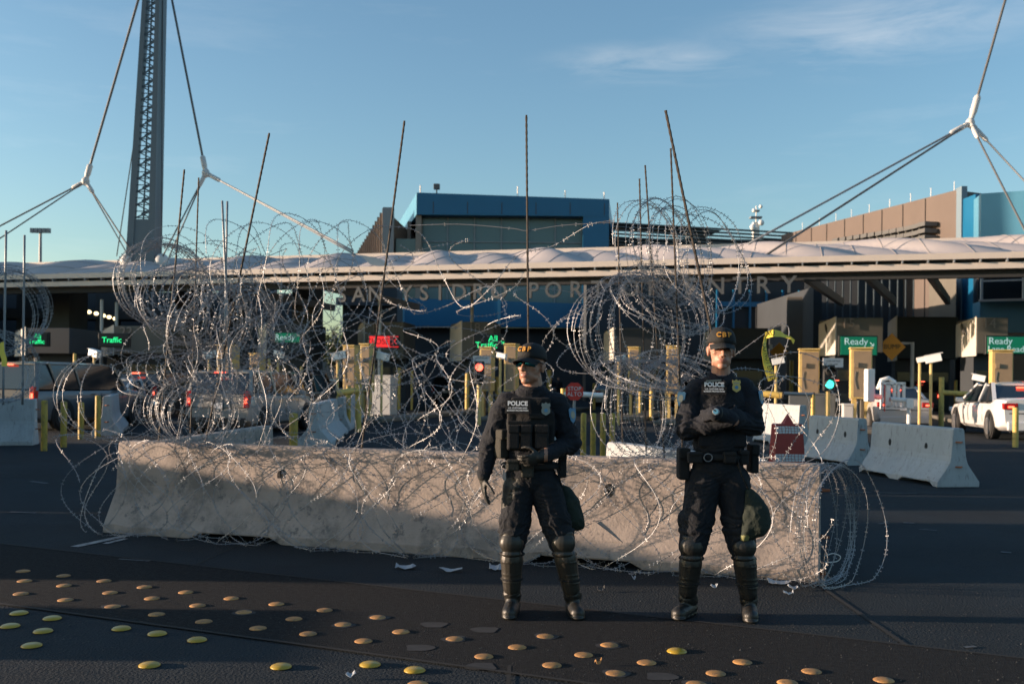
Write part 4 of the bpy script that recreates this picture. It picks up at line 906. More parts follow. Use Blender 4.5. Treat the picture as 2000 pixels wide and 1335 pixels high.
text('notice_text', 'LANE FOR PASS', 0.062, q + V(0, -.018, .05), (1, 0, 0), (0, 0, 1), 'ink', s_); text('notice_text', 'USE LANE', 0.062, q + V(0, -.018, -.05), (1, 0, 0), (0, 0, 1), 'ink', s_)
q = P(941, 702, 33.5); b = MB(); b.box(q, (0.6, 0.03, 0.26)); s_ = b.build('lane_notice', 'sign_white'); tag(s_, 'small white notice above the red traffic light', 'sign', 'small white notices')
text('notice_text', 'LANE FOR PASS', 0.06, q + V(0, -.018, .045), (1, 0, 0), (0, 0, 1), 'ink', s_)
# ================================================================== CAMERAS ON POLES
def poll_cam(px, py, Y, s, label, yaw=25, pole=True):
    q = P(px, py, Y); root = empty('surveillance_camera', (q.x, q.y, 0), label, 'camera', 'white lane cameras'); MM = (Matrix.Rotation(R(yaw), 3, 'Z') @ Matrix.Rotation(R(-12), 3, 'Y'))
    b = MB(); b.box(q, (0.62 * s, 0.26 * s, 0.3 * s), M3=MM); b.box(q + MM @ V(0.04 * s, 0, 0.165 * s), (0.72 * s, 0.3 * s, 0.03 * s), M3=MM); b.build('camera_housing', 'white_cam', root, bevel=0.015)
    b = MB(); b.box(q + MM @ V(0.315 * s, 0, 0), (0.02, 0.22 * s, 0.25 * s), M3=MM); b.build('lens_window', 'rubber_black', root)
    if pole: b = MB(); b.tube([(q.x - .05, q.y + .05, 0), (q.x - .05, q.y + .05, q.z - .1 * s)], 0.045, 8); b.build('pole', 'yellow_cab', root, angle=40)
poll_cam(1823, 700, 30, 0.75, 'large white camera on a pole between the silver and white sedans', -25)
poll_cam(1801, 702, 30.6, 0.5, 'smaller white camera left of the large one by the silver sedan', -25)
poll_cam(1520, 705, 30, 0.6, 'white camera behind the yellow caution tape', -15)
poll_cam(1912, 738, 31, 0.6, 'white camera low above the roof of the white sedan', 150, False)
poll_cam(748, 696, 36, 0.75, 'white camera right below the red closed sign', 150)
poll_cam(980, 695, 36, 0.6, 'white camera left of the cap of the sunglassed officer', 150)
poll_cam(545, 692, 40, 0.7, 'white camera below the left green lane sign', 150)
poll_cam(662, 695, 34, 0.8, 'white camera at the left of the tan cabinets', 0)
poll_cam(185, 690, 38, 0.8, 'white camera above the silver car in the left lane', 150)
poll_cam(410, 693, 36, 0.8, 'white camera in the middle of the left tangle', 10)
poll_cam(1212, 700, 34, 0.6, 'white camera behind the left of the right wire stack', 10)
# lamp arm right of the bump sign
q = P(1782, 668, 46); r_ = empty('lane_lamp', (q.x, q.y, 0), 'slim pale lamp post with a short arm right of the bump sign', 'lamp')
b = MB(); b.tube([(q.x, q.y, 0), q], 0.09, 8); b.build('post', 'pale_steel', r_); b = MB(); b.bar(q + V(0, 0, -.05), P(1763, 669, 46), 0.08); b.box(P(1764, 670, 46), (0.45, 0.2, 0.1)); b.build('lamp_arm', 'pale_steel', r_)

# ================================================================== BOOTHS WITH LANE SIGNS
def booth(px_side0, px_corner, px_r, top, bot, num, Y, label, side='booth_sunlit_tone'):
    """hung booth head: lit side face (px_side0..px_corner) and dark front (px_corner..px_r)"""
    c = P(px_corner, top, Y); root = empty('inspection_booth', (c.x, c.y, 0), label, 'booth', 'inspection booths under the canopy')
    r = P(px_r, top, Y); zt = c.z; z0 = P(px_corner, bot, Y).z; l = P(px_side0, top, Y + 2.6)
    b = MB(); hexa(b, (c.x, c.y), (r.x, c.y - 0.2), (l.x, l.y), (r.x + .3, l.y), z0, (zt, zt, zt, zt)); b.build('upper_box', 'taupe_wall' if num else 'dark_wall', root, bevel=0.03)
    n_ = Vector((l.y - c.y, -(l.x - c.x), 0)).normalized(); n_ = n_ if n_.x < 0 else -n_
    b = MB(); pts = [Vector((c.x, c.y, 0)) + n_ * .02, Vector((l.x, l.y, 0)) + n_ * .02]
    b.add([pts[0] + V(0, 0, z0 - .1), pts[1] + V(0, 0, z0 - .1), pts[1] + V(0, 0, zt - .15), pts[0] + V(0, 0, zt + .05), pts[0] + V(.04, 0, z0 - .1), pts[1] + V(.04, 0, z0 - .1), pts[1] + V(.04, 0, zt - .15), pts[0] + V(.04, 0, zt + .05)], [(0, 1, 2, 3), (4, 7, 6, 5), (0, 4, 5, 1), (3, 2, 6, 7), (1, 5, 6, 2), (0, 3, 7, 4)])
    b.build('sunlit_tone_panel', side, root)  # side made pale so it reads as sunlit
    b = MB(); hexa(b, (c.x + .2, c.y + .7), (r.x, c.y + .7), (l.x + .2, l.y), (r.x, l.y), 0, (z0,) * 4); b.build('booth_cabin', 'dark_wall', root)
    b = MB(); hexa(b, (c.x + .3, c.y + .66), (r.x - .1, c.y + .66), (c.x + .3, c.y + .7), (r.x - .1, c.y + .7), 1.1, (2.1,) * 4); b.build('window', 'dark_glass', root)
    if num: q = P(px_corner + 24, top + 12, Y - .12); text('booth_number', num, 0.62, q, (1, 0, 0), (0, 0, 1), 'tan_panel', root, ext=.02)
    return root
def logo(b, q, s, yaw):
    MM = Matrix.Rotation(R(yaw), 3, 'Z')
    for sx, t in ((-1, -18), (1, 12)):
        pts = [Vector((sx * 0.22 * s + 0.16 * s * math.cos(a) * (1 if math.cos(a) * sx > 0 else .35), 0, 0.42 * s * math.sin(a))) for a in [2 * math.pi * i / 16 for i in range(16)]]
        pts = [MM @ (Matrix.Rotation(R(t), 3, 'Y') @ p) for p in pts]; b.prism(pts, q, q + MM @ Vector((0, 0.01, 0)))
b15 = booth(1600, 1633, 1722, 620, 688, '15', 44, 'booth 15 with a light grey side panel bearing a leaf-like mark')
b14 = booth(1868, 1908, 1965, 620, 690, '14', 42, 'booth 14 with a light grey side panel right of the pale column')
b18 = booth(880, 902, 965, 628, 700, '18', 48, 'dark booth 18 above the all traffic sign')
b19 = booth(700, 712, 790, 628, 700, '19', 50, 'dark booth 19 above the red closed sign')
booth(1180, 1200, 1300, 640, 700, '', 46, 'dark booth behind the right wire stack'); booth(505, 520, 605, 632, 690, '', 48, 'dark booth behind the green lane sign left of centre')
booth(200, 222, 330, 636, 690, '22', 48, 'dark booth behind the far left lanes'); booth(30, 50, 140, 640, 690, '', 46, 'dark booth at the far left behind the pickup')
booth(1735, 1752, 1868, 618, 700, '', 50, 'black booth block between lanes 15 and 14')
booth(1375, 1395, 1500, 640, 700, '', 50, 'dark booth behind the crossed-armed officer')
b = MB(); q = P(1621, 640, 45.2); logo(b, q + V(-.06, -.05, 0), 0.62, -60); b.build('leaf_mark', 'ink', b15); b = MB(); q = P(1889, 640, 43.2); logo(b, q + V(-.06, -.05, 0), 0.7, -60); b.build('leaf_mark', 'ink', b14)
def led(px0, px1, py0, py1, Y, kind, lines, label, group='electronic lane signs'):
    a = P(px0, py0, Y); c = P(px1, py1, Y); q = (a + c) / 2; w = c.x - a.x; h = a.z - c.z
    root = empty('lane_sign', (q.x, q.y, c.z), label, 'sign', group); b = MB(); b.box((q.x, Y + .12, q.z), (w + .12, 0.2, h + .1)); b.build('sign_case', 'black_sign', root, bevel=.02)
    b = MB(); b.box((q.x, Y, q.z), (w, 0.05, h)); b.build('display', {'green': 'led_board_green', 'red': 'led_board_red', 'black': 'black_sign'}[kind], root)
    for (s_, dx, dz, sz, m) in lines: text('display_text', s_, sz, V(q.x + dx * w, Y - .04, q.z + dz * h), (1, 0, 0), (0, 0, 1), m, root, ext=.006, bold=0.0)
    return root
def arrow(root, q, s, m):
    b = MB(); d = Vector((.7, 0, -.7)); n_ = Vector((.7, 0, .7)); b.bar(q - d * s, q + d * s, s * .35, .02)
    b.bar(q + d * s, q + d * s - V(s * 1.1, 0, 0), s * .3, .02); b.bar(q + d * s, q + d * s + V(0, 0, s * 1.1), s * .3, .02); b.build('arrow', m, root)
s1 = led(1642, 1712, 657, 693, 41, 'green', (('Ready', -.08, .22, .40, 'led_white'), ('Lane', -.02, -.26, .38, 'led_white')), 'green lane sign with white letters hung on booth 15')
arrow(s1, P(1703, 672, 40.95), .1, 'led_white')
s2 = led(1929, 2010, 657, 690, 39, 'green', (('Ready', -.2, .22, .38, 'led_white'), ('Lane Ready', -.02, -.26, .34, 'led_white')), 'green lane sign with white letters at the right edge')
s3 = led(722, 778, 656, 678, 42, 'red', (('CLOSED', -.12, 0, .33, 'ink'), ('X', .4, 0, .36, 'led_board_red')), 'red lane sign reading closed left of centre')
b = MB(); q = P(770, 667, 41.95); b.box(q, (.36, .02, .4)); b.build('black_square', 'ink', s3); text('display_text', 'X', .36, q + V(0, -.03, 0), (1, 0, 0), (0, 0, 1), 'led_board_red', s3)
s4 = led(927, 985, 654, 682, 42, 'black', (('All', .12, .24, .36, 'led_green'), ('Traffic', -.1, -.22, .36, 'led_green')), 'black lane sign with green words above the red traffic light'); arrow(s4, P(981, 668, 41.95), .09, 'led_green')
s5 = led(538, 585, 650, 668, 46, 'green', (('Ready', -.1, 0, .38, 'led_white'),), 'green lane sign framed by wire loops left of centre')
s6 = led(52, 92, 650, 674, 44, 'black', (('All', .05, .22, .3, 'led_green'), ('Traffic', 0, -.22, .28, 'led_green')), 'black lane sign with green words at the far left')
s7 = led(194, 250, 652, 676, 44, 'black', (('Traffic', -.05, 0, .34, 'led_green'),), 'black lane sign with a green word above the left lanes')
q = P(1742, 677, 45); b = MB(); b.prism([V(.62, 0, 0), V(0, 0, .62), V(-.62, 0, 0), V(0, 0, -.62)], q, q + V(0, .04, 0)); dm = b.build('bump_sign', 'sign_orange'); tag(dm, 'orange diamond bump sign right of the lane 15 display', 'sign', 'diamond signs')
text('sign_text', 'BUMP', .3, q + V(0, -.01, 0), (1, 0, 0), (0, 0, 1), 'ink', dm)
q = P(1522, 687, 52); b = MB(); b.prism([V(.5, 0, 0), V(0, 0, .5), V(-.5, 0, 0), V(0, 0, -.5)], q, q + V(0, .04, 0)); tag(b.build('diamond_sign', 'sign_orange'), 'dim orange diamond sign behind the caution tape', 'sign', 'diamond signs')
q = P(1494, 677, 50); b = MB(); b.box(q, (.75, .05, .2)); tag(b.build('small_lit_sign', 'sign_white'), 'small pale strip sign right of the crossed-armed officer', 'sign')

# ================================================================== RED BARRICADE
rb_ = empty('red_barricade', G(1543, 915), 'dark red plastic barricade with two cracked white reflective bands and a pointed top', 'barricade')
g = G(1543, 917); Yb = g.y; k = Yb / F
b = MB(); zt = P(1543, 828, Yb).z; w0 = 62 * k / 2; w1 = 54 * k / 2
hexa(b, (g.x - w0, Yb), (g.x + w0, Yb), (g.x - w0, Yb + .42), (g.x + w0, Yb + .42), 0, (zt,) * 4)
for i, v in enumerate(b.v):
    if v.z > .1: v.x = g.x + (v.x - g.x) * w1 / w0; v.y = Yb + .2 + (v.y - Yb - .2) * .7
b.build('body', 'barrel_red', rb_, bevel=.02)
b = MB(); b.add([(g.x - .09, Yb + .08, zt - .01), (g.x + .09, Yb + .08, zt - .01), (g.x + .09, Yb + .3, zt - .01), (g.x - .09, Yb + .3, zt - .01), (g.x, Yb + .15, zt + .17), (g.x, Yb + .22, zt + .17)], [(0, 1, 4), (1, 2, 5, 4), (2, 3, 5), (3, 0, 4, 5), (0, 3, 2, 1)]); b.build('pointed_handle', 'barrel_red', rb_)
r_ = random.Random(4)
for zc_, hh in ((zt - .10, .13), (zt - .58, .13)):
    b = MB(); nx_, nz_ = 9, 3
    pts = {}
    for i in range(nx_ + 1):
        for j in range(nz_ + 1):
            wz = w1 + (w0 - w1) * (1 - (zc_ / zt)); yy = Yb + .06 * (zc_ / zt) - .012
            pts[i, j] = V(g.x - wz * .97 + 2 * wz * .97 * i / nx_ + (r_.uniform(-.012, .012) if 0 < i < nx_ else 0), yy + (.06 * ((j / nz_) - .5) * hh / zt * 1.0), zc_ - hh / 2 + hh * j / nz_ + (r_.uniform(-.01, .01) if 0 < j < nz_ else 0))
    for i in range(nx_):
        for j in range(nz_):
            q4 = [pts[i, j], pts[i + 1, j], pts[i + 1, j + 1], pts[i, j + 1]]; cc = sum(q4, Vector()) / 4; q4 = [cc + (p - cc) * r_.uniform(.78, .9) for p in q4]
            b.add(q4, [(0, 1, 2, 3)])
    b.build('reflective_band', 'reflective', rb_, fixn=False)

# ================================================================== VEHICLES
def car(px, Y, yaw, kind, paint, label, s=1.0, lit=True, group='cars waiting in the lanes', x_is='rear'):
    T = {  # length, half width, roof z, belt z, deck z(rear), hood z, cabin: rear-base, rear-top, front-top, front-base (from rear, fraction)
        'sedan': dict(L=4.8, w=.91, roof=1.45, belt=.93, deck=1.04, hood=.88, cab=(.13, .30, .55, .72), wr=.33),
        'suv': dict(L=4.7, w=.93, roof=1.72, belt=1.06, deck=1.1, hood=1.05, cab=(.015, .07, .60, .74), wr=.36),
        'pickup': dict(L=5.5, w=.97, roof=1.90, belt=1.12, deck=1.14, hood=1.12, cab=(.01, .03, .60, .70), wr=.39)}[kind]
    q = P(px, 800, Y); q.z = 0; root = empty({'sedan': 'sedan', 'suv': 'suv', 'pickup': 'pickup_truck'}[kind], q, label, 'car' if kind != 'pickup' else 'pickup', group, rz=R(90 - yaw))
    W = ROOTS[root.name] @ Matrix.Scale(s, 4); c = lambda x, y, z: W @ Vector((x, y, z)); L_, w = T['L'], T['w']
    # lower body: loft along x (0 = rear, L = front)
    xs = [0, .02, .06, .12, .2, .3, .42, .55, .68, .76, .86, .94, .985, 1.0]; ns_ = len(xs); b = MB(); ring = None
    def width(f): return w * (1 - .10 * max(0, 1 - f / .08) ** 2 - .18 * max(0, (f - .88) / .12) ** 2)
    def topz(f):
        if f < T['cab'][0]: return T['deck'] - .04 * max(0, 1 - f / .03)
        if f > T['cab'][3]: return T['hood'] - (T['hood'] - .62) * ((f - T['cab'][3]) / (1 - T['cab'][3])) ** 3
        return T['belt'] + (T['hood'] - T['belt']) * (f - T['cab'][0]) / (T['cab'][3] - T['cab'][0]) * .5
    for f in xs:
        x = f * L_; ww = width(f); tz = topz(f); zb_ = .24 + .10 * max(0, 1 - f / .06) + .05 * max(0, (f - .92) / .08)
        sec = [(0, zb_), (ww * .85, zb_), (ww * .96, zb_ + .08), (ww * .985, zb_ + .25), (ww, (zb_ + tz) / 2 + .06), (ww * .985, tz - .14), (ww * .94, tz - .04), (ww * .80, tz), (0, tz + .015)]
        full = [(-y, z) for (y, z) in sec[::-1]][:-1] + sec[0:1] + sec[1:]
        full = [(-y, z) for (y, z) in reversed(sec)] ; full = full + [(y, z) for (y, z) in sec[1:-1]]
        ring = len(full)
        for (y, z) in full: b.v.append(c(x, y, z))
    for i in range(ns_ - 1):
        for j in range(ring): j2 = (j + 1) % ring; b.f.append((i * ring + j, i * ring + j2, (i + 1) * ring + j2, (i + 1) * ring + j)); b.mi.append(0)
    b.f.append(tuple(range(ring))); b.mi.append(0); b.f.append(tuple((ns_ - 1) * ring + j for j in range(ring - 1, -1, -1))); b.mi.append(0)
    o = b.build('body', paint, root, angle=38)
    # greenhouse
    r0, r1, f1, f0 = [v * L_ for v in T['cab']]; bz = T['belt'] - .02; rz_ = T['roof']; wt_ = w * (.70 if kind == 'sedan' else .80); wb = w * .93; k = []
    base = [c(r0, -wb, bz + .04), c(f0, -wb, bz), c(f0, wb, bz), c(r0, wb, bz + .04)]; top = [c(r1, -wt_, rz_ - .07), c(f1, -wt_, rz_ - .06), c(f1, wt_, rz_ - .06), c(r1, wt_, rz_ - .07)]
    b = MB(); b.add(base + top, [(0, 3, 2, 1), (4, 5, 6, 7), (0, 1, 5, 4), (1, 2, 6, 5), (2, 3, 7, 6), (3, 0, 4, 7)]); b.build('window_glass', 'car_glass', root)
    b = MB(); n = 6; rows_ = []
    for i in range(n + 1):
        fx = r1 - .05 + (f1 - r1 + .12) * i / n
        for j in range(7): yy = (j / 6 * 2 - 1); b.v.append(c(fx, yy * (wt_ + .02), rz_ - .085 + .085 * (1 - yy ** 2) * (1 - .5 * abs(i / n - .5) ** 2 * 4)))
    for i in range(n + 1):
        fx = r1 - .05 + (f1 - r1 + .12) * i / n
        for j in range(7): yy = (j / 6 * 2 - 1); b.v.append(c(fx, yy * (wt_ + .02), rz_ - .11))
    m_ = 7 * (n + 1)
    for i in range(n):
        for j in range(6): a = i * 7 + j; b.f.append((a, a + 1, a + 8, a + 7)); b.f.append((m_ + a, m_ + a + 7, m_ + a + 8, m_ + a + 1)); b.mi += [0, 0]
        a = i * 7; b.f.append((a, a + 7, m_ + a + 7, m_ + a)); b.f.append((a + 6, m_ + a + 6, m_ + a + 13, a + 13)); b.mi += [0, 0]
    for j in range(6): b.f.append((j, m_ + j, m_ + j + 1, j + 1)); a = n * 7 + j; b.f.append((a, a + 1, m_ + a + 1, m_ + a)); b.mi += [0, 0]
    b.build('roof', paint, root, angle=40)
    for sy in (-1, 1):
        for (xa, xb, wd_) in ((r0, r1, .09), (f0, f1, .07), ((r0 + f0) / 2 - .12, (r1 + f1) / 2 - .1, .07), (r0 + (f0 - r0) * .22, r1 + (f1 - r1) * .14, .09 if kind != 'sedan' else .05)):
            b = MB(); b.bar(c(xa, sy * (wb + .004), bz), c(xb, sy * (wt_ + .012), rz_ - .05), wd_ * s, .05 * s); b.build('pillar', paint if wd_ > .06 else 'rubber_black', root)
        b = MB(); b.box(c(f0 - .35, sy * (w + .10), T['belt'] + .02), (.12 * s, .2 * s, .13 * s), M3=ROOTS[root.name].to_3x3()); b.build('mirror', paint, root, bevel=.03)
        for fx in (.185, .80):
            x = fx * L_; wr = T['wr']; RM = ROOTS[root.name].to_3x3() @ Matrix.Rotation(R(90), 3, 'X')
            b = MB(); cc = c(x, sy * (w - .02), wr + .03); b.lathe(cc, [(wr * 1.16 * s, -.02 * s), (wr * 1.16 * s, .028 * s)], 26, RM); b.build('wheel_arch', 'rubber_black', root)
            b = MB(); cc = c(x, sy * (w - .085), wr); b.lathe(cc, [(wr * .62 * s, -.115 * s), (wr * .96 * s, -.11 * s), (wr * s, -.08 * s), (wr * s, .08 * s), (wr * .96 * s, .125 * s), (wr * .62 * s, .118 * s)], 28, RM); wo = b.build('wheel', 'tyre', root, angle=40)
            b = MB(); cc = c(x, sy * (w + .03), wr); hub = ROOTS[root.name].to_3x3() @ V(0, sy, 0)
            b.lathe(cc, [(wr * .64 * s, -.012 * s), (wr * .64 * s, .012 * s), (wr * .56 * s, .012 * s), (wr * .56 * s, -.012 * s)], 26, RM)
            for a in range(10): an = 2 * math.pi * a / 10; b.bar(cc, cc + RM @ Vector((wr * .6 * s * math.cos(an), wr * .6 * s * math.sin(an), 0)), .028 * s, .02 * s)
            b.lathe(cc, [(.05 * s, -.015 * s), (.05 * s, .02 * s)], 12, RM); b.build('rim', 'rim', wo)
        for zz, xx in ((T['belt'] - .13, L_ * .40), (T['belt'] - .13, L_ * .58)): b = MB(); b.bar(c(xx, sy * (w + .012), zz), c(xx + .18, sy * (w + .012), zz), .02 * s); b.build('door_handle', paint, root)
        for xx in (L_ * .30, L_ * .475, L_ * .655): b = MB(); b.bar(c(xx, sy * (w + .001), .42), c(xx + .03, sy * (w - .008), T['belt'] - .1), .007 * s, .010 * s); b.build('door_seam', 'rubber_black', root)
        # lights
        b = MB(); MM = ROOTS[root.name].to_3x3(); hz = (.34, .16) if kind == 'sedan' else (.16, .42)
        lz = T['deck'] - .2 if kind == 'sedan' else T['belt'] - .12
        b.box(c(.05, sy * (w * .93 - hz[0] / 2), lz), (.16 * s, hz[0] * s, hz[1] * s), M3=MM); b.build('tail_light', 'tail_red', root, bevel=.02)
        if lit: b = MB(); b.box(c(-.036, sy * (w * .93 - hz[0] * .5), lz - hz[1] * .08), (.02 * s, hz[0] * s * .38, hz[1] * s * .3), M3=MM); b.build('lit_lamp', 'tail_lit', root)
        b = MB(); b.box(c(L_ - .12, sy * (w * .72), .66), (.18 * s, .38 * s, .12 * s), M3=MM); b.build('headlight', 'white_cam', root, bevel=.02)
    MM = ROOTS[root.name].to_3x3()
    b = MB(); b.box(c(-.02, 0, .36), (.10 * s, w * 1.66 * s, .22 * s), M3=MM); b.build('rear_bumper', 'rubber_black' if kind != 'sedan' else paint, root, bevel=.03)
    b = MB(); b.box(c(.02, 0, .27), (.12 * s, w * 1.5 * s, .12 * s), M3=MM); b.build('bumper_underside', 'rubber_black', root)
    b = MB(); b.box(c(-.03 if kind == 'sedan' else -.015, 0, T['deck'] - .30 if kind == 'sedan' else .78), (.02 * s, .32 * s, .16 * s), M3=MM); b.build('number_plate', 'plate', root)
    b = MB(); b.box(c(r0 + (r1 - r0) * (.75 if kind == 'sedan' else .2) - .02, 0, bz + (rz_ - bz) * (.72 if kind == 'sedan' else .86)), (.05 * s, .3 * s, .035 * s), M3=MM); b.build('brake_light', 'tail_lit' if lit else 'tail_red', root)
    b = MB(); b.bar(c(-.004, -w * .78, T['deck'] - .37), c(-.004, w * .78, T['deck'] - .37), .015 * s, .02 * s); b.build('boot_seam', 'rubber_black', root)
    return root
car(1768, 31.5, 8, 'sedan', 'paint_silver', 'silver sedan with its right tail light glowing, behind the white gate')
car(2032, 26.5, 9, 'sedan', 'paint_white', 'white sedan cut by the right edge, in front of the yellow arm', s=1.10)
car(1632, 44, 6, 'suv', 'paint_black', 'black SUV hidden behind the tall yellow cabinet')
car(1800, 50, 10, 'suv', 'paint_black', 'far black SUV ahead of the silver sedan')
car(2010, 44, 8, 'suv', 'paint_white', 'white SUV beyond the white sedan at the right edge')
car(12, 26.5, 14, 'pickup', 'paint_grey', 'dark grey pickup with a camper shell at the left edge')
car(176, 34, 12, 'sedan', 'paint_pale', 'pale silver sedan right of the pickup behind the loose loops')
car(262, 36, 12, 'suv', 'paint_black', 'black SUV with one lit tail light behind the left stack', s=1.0)
car(425, 25.5, 10, 'suv', 'paint_pewter', 'pewter SUV with both tail lights glowing behind the left tangle')
car(532, 33, 10, 'suv', 'paint_black', 'small black SUV right of the pewter one')
car(614, 47, 10, 'sedan', 'paint_black', 'far dark sedan with glowing tail lights in front of the gap', s=1.0)
car(870, 60, 10, 'suv', 'paint_navy', 'dark navy SUV in the shade inside the centre lane', lit=False)
car(340, 42, 12, 'sedan', 'paint_white', 'white sedan deep in the left tangle')
car(1345, 55, 10, 'suv', 'paint_navy', 'navy SUV hidden behind the right wire stack', lit=False)
car(1190, 58, 10, 'sedan', 'paint_silver', 'silver sedan far behind the stop sign', lit=False)
# ================================================================== RAZOR WIRE
def wire_mesh(b, pts, r=0.0026, barb=0.036, size=0.014, seed=0, k=4):
    """a strand with tape barbs"""
    r_ = random.Random(seed); b.tube(pts, r, k, caps=False)
    acc = r_.uniform(0, barb)
    for i in range(len(pts) - 1):
        a = pts[i]; c = pts[i + 1]; d = c - a; L_ = d.length
        if L_ < 1e-6: continue
        d = d / L_; 
        while acc < L_:
            p = a + d * acc; u = d.orthogonal().normalized(); w = d.cross(u); th = 1.3 * i + r_.uniform(-.5, .5); u, w = u * math.cos(th) + w * math.sin(th), w * math.cos(th) - u * math.sin(th)
            s = size * r_.uniform(.85, 1.15); f = d * size * .42
            b.add([p - u * s - f * .9, p + f * .25, p + u * s - f * .9, p + u * s + f * .9, p - f * .25 + f * .5, p - u * s + f * .9], [(0, 1, 4, 5), (1, 2, 3, 4)])
            acc += barb
        acc -= L_
def coil_pts(c0, c1, rad, turns, axis=None, seed=0, amp=None, flat=1.0, phase=0.0, jit=0.06, seg=44, deep=1.0, wob=0.5):
    """concertina coil from c0 to c1; rad may be a pair; axis = direction the loops look along"""
    r_ = random.Random(seed); c0 = Vector(c0); c1 = Vector(c1)
    ax = Vector(axis).normalized() if axis else (c1 - c0).normalized()
    up = Vector((0, 0, 1)) - ax * ax.z; up = up.normalized() if up.length > 1e-3 else Vector((1, 0, 0)); sd = ax.cross(up)
    r0, r1 = rad if isinstance(rad, (tuple, list)) else (rad, rad); pitch = (c1 - c0).length / max(turns, 1); amp = pitch * wob if amp is None else amp
    n = int(turns * seg); pts = []
    js = [(r_.uniform(-jit, jit), r_.uniform(-jit, jit), r_.uniform(-jit, jit), r_.uniform(-.12, .12), r_.uniform(-.12, .12)) for _ in range(int(turns) + 3)]
    for i in range(n + 1):
        t = i / seg; th = 2 * math.pi * t + phase; f = t / turns; a = js[int(t)]; c = js[int(t) + 1]; q = t - int(t); q = q * q * (3 - 2 * q); j = [a[m] * (1 - q) + c[m] * q for m in range(5)]
        rr = (r0 + (r1 - r0) * f) * (1 + j[0]); ctr = c0.lerp(c1, f) + up * (j[1] * rr) + sd * (j[2] * rr)
        p = ctr + sd * (rr * deep * math.cos(th)) + up * (rr * flat * math.sin(th)) + ax * (amp * math.cos(2.5 * th) + rr * (j[3] * math.cos(th) + j[4] * math.sin(th)))
        if p.z < 0.012: p.z = 0.012 + 0.004 * math.sin(5 * th)
        pts.append(p)
    return pts
def coil(label, segs, r=0.0026, barb=0.036, size=0.014, group='coils of razor wire', m='galv', extra=()):
    b = MB()
    for k, kw in enumerate(segs): wire_mesh(b, coil_pts(**kw), r, barb, size, seed=kw.get('seed', 0))
    for k, pts in enumerate(extra): wire_mesh(b, [Vector(p) for p in pts], r, barb, size, seed=90 + k)
    o = b.build('razor_wire_coil', m, fixn=False); return tag(o, label, 'razor wire', group)
def curve(ctrl, n=14):
    """Catmull-Rom through the points"""
    P_ = [Vector(p) for p in ctrl]; P_ = [P_[0] * 2 - P_[1]] + P_ + [P_[-1] * 2 - P_[-2]]; out = []
    for i in range(1, len(P_) - 2):
        for k in range(n):
            t = k / n; a, b_, c, d = P_[i - 1:i + 3]
            out.append(0.5 * ((2 * b_) + (c - a) * t + (2 * a - 5 * b_ + 4 * c - d) * t * t + (3 * b_ - a - 3 * c + d) * t ** 3))
    out.append(P_[-2]); return out
def bpt(f, off, z):                                            # point by the long barrier: f along (0 left, 1 right), off towards the camera
    return BA.lerp(BB, f) + bn * off + V(0, 0, z)
def yb(px):                                                    # depth of the barrier line under a pixel column
    d = ray(px, 900); k = d.x / d.y; n_ = BB - BA; t = (k * BA.y - BA.x) / (n_.x - k * n_.y); return BA.y + n_.y * t
def Q(px, py, off=0.0): return P(px, py, yb(px) + off)
# 1 front coil draped over the barrier face, bottom loops resting on the road
fr = []
coil('stretched coil draped over the front face of the long barrier, loops resting on the road', [
    dict(c0=bpt(-0.045, .40, .47), c1=bpt(.99, .40, .47), rad=.475, turns=17, seed=3, flat=1.0, deep=.55, wob=.42, jit=.06, phase=1.2),
    dict(c0=bpt(.97, .36, .46), c1=bpt(.02, .36, .50), rad=.46, turns=11, seed=5, flat=1.05, deep=.45, wob=.5, jit=.12, phase=2.9),
    dict(c0=bpt(-0.02, .44, .45), c1=bpt(.98, .44, .45), rad=.455, turns=14, seed=6, flat=1.0, deep=.5, wob=.5, jit=.08, phase=.1)])
# 2 top coil, sparse, standing on the barrier
coil('open coil standing along the top of the long barrier up to the left officer', [
    dict(c0=Q(300, 800), c1=Q(1010, 800), rad=(.50, .46), turns=15, seed=8, wob=.5, jit=.16, phase=.4), dict(c0=Q(520, 770, .25), c1=Q(1000, 830, .25), rad=(.42, .34), turns=8, seed=9, wob=.5, jit=.25, phase=2.0), dict(c0=Q(480, 690, .1), c1=Q(940, 760, .3), rad=(.44, .40), turns=9, seed=10, wob=.6, jit=.3, phase=1.0)])
coil('loose sagging loops crossing in front of the empty centre lane', [
    dict(c0=Q(640, 700, .2), c1=Q(1180, 660, .2), rad=(.30, .40), turns=5, seed=21, wob=.5, jit=.3, phase=.9)])
# 3 upper left stretched coil
coil('high stretched coil arching between the leaning iron bars left of the terminal', [
    dict(c0=Q(445, 530), c1=Q(735, 535), rad=(.50, .46), turns=9.5, seed=13, wob=.45, jit=.1, phase=.2),
    dict(c0=Q(735, 535), c1=Q(1000, 560), rad=(.40, .36), turns=1.7, seed=14, wob=.3, jit=.25, phase=2.2), dict(c0=Q(430, 560, .2), c1=Q(690, 600, .3), rad=(.46, .42), turns=7, seed=15, wob=.6, jit=.22, phase=1.1)])
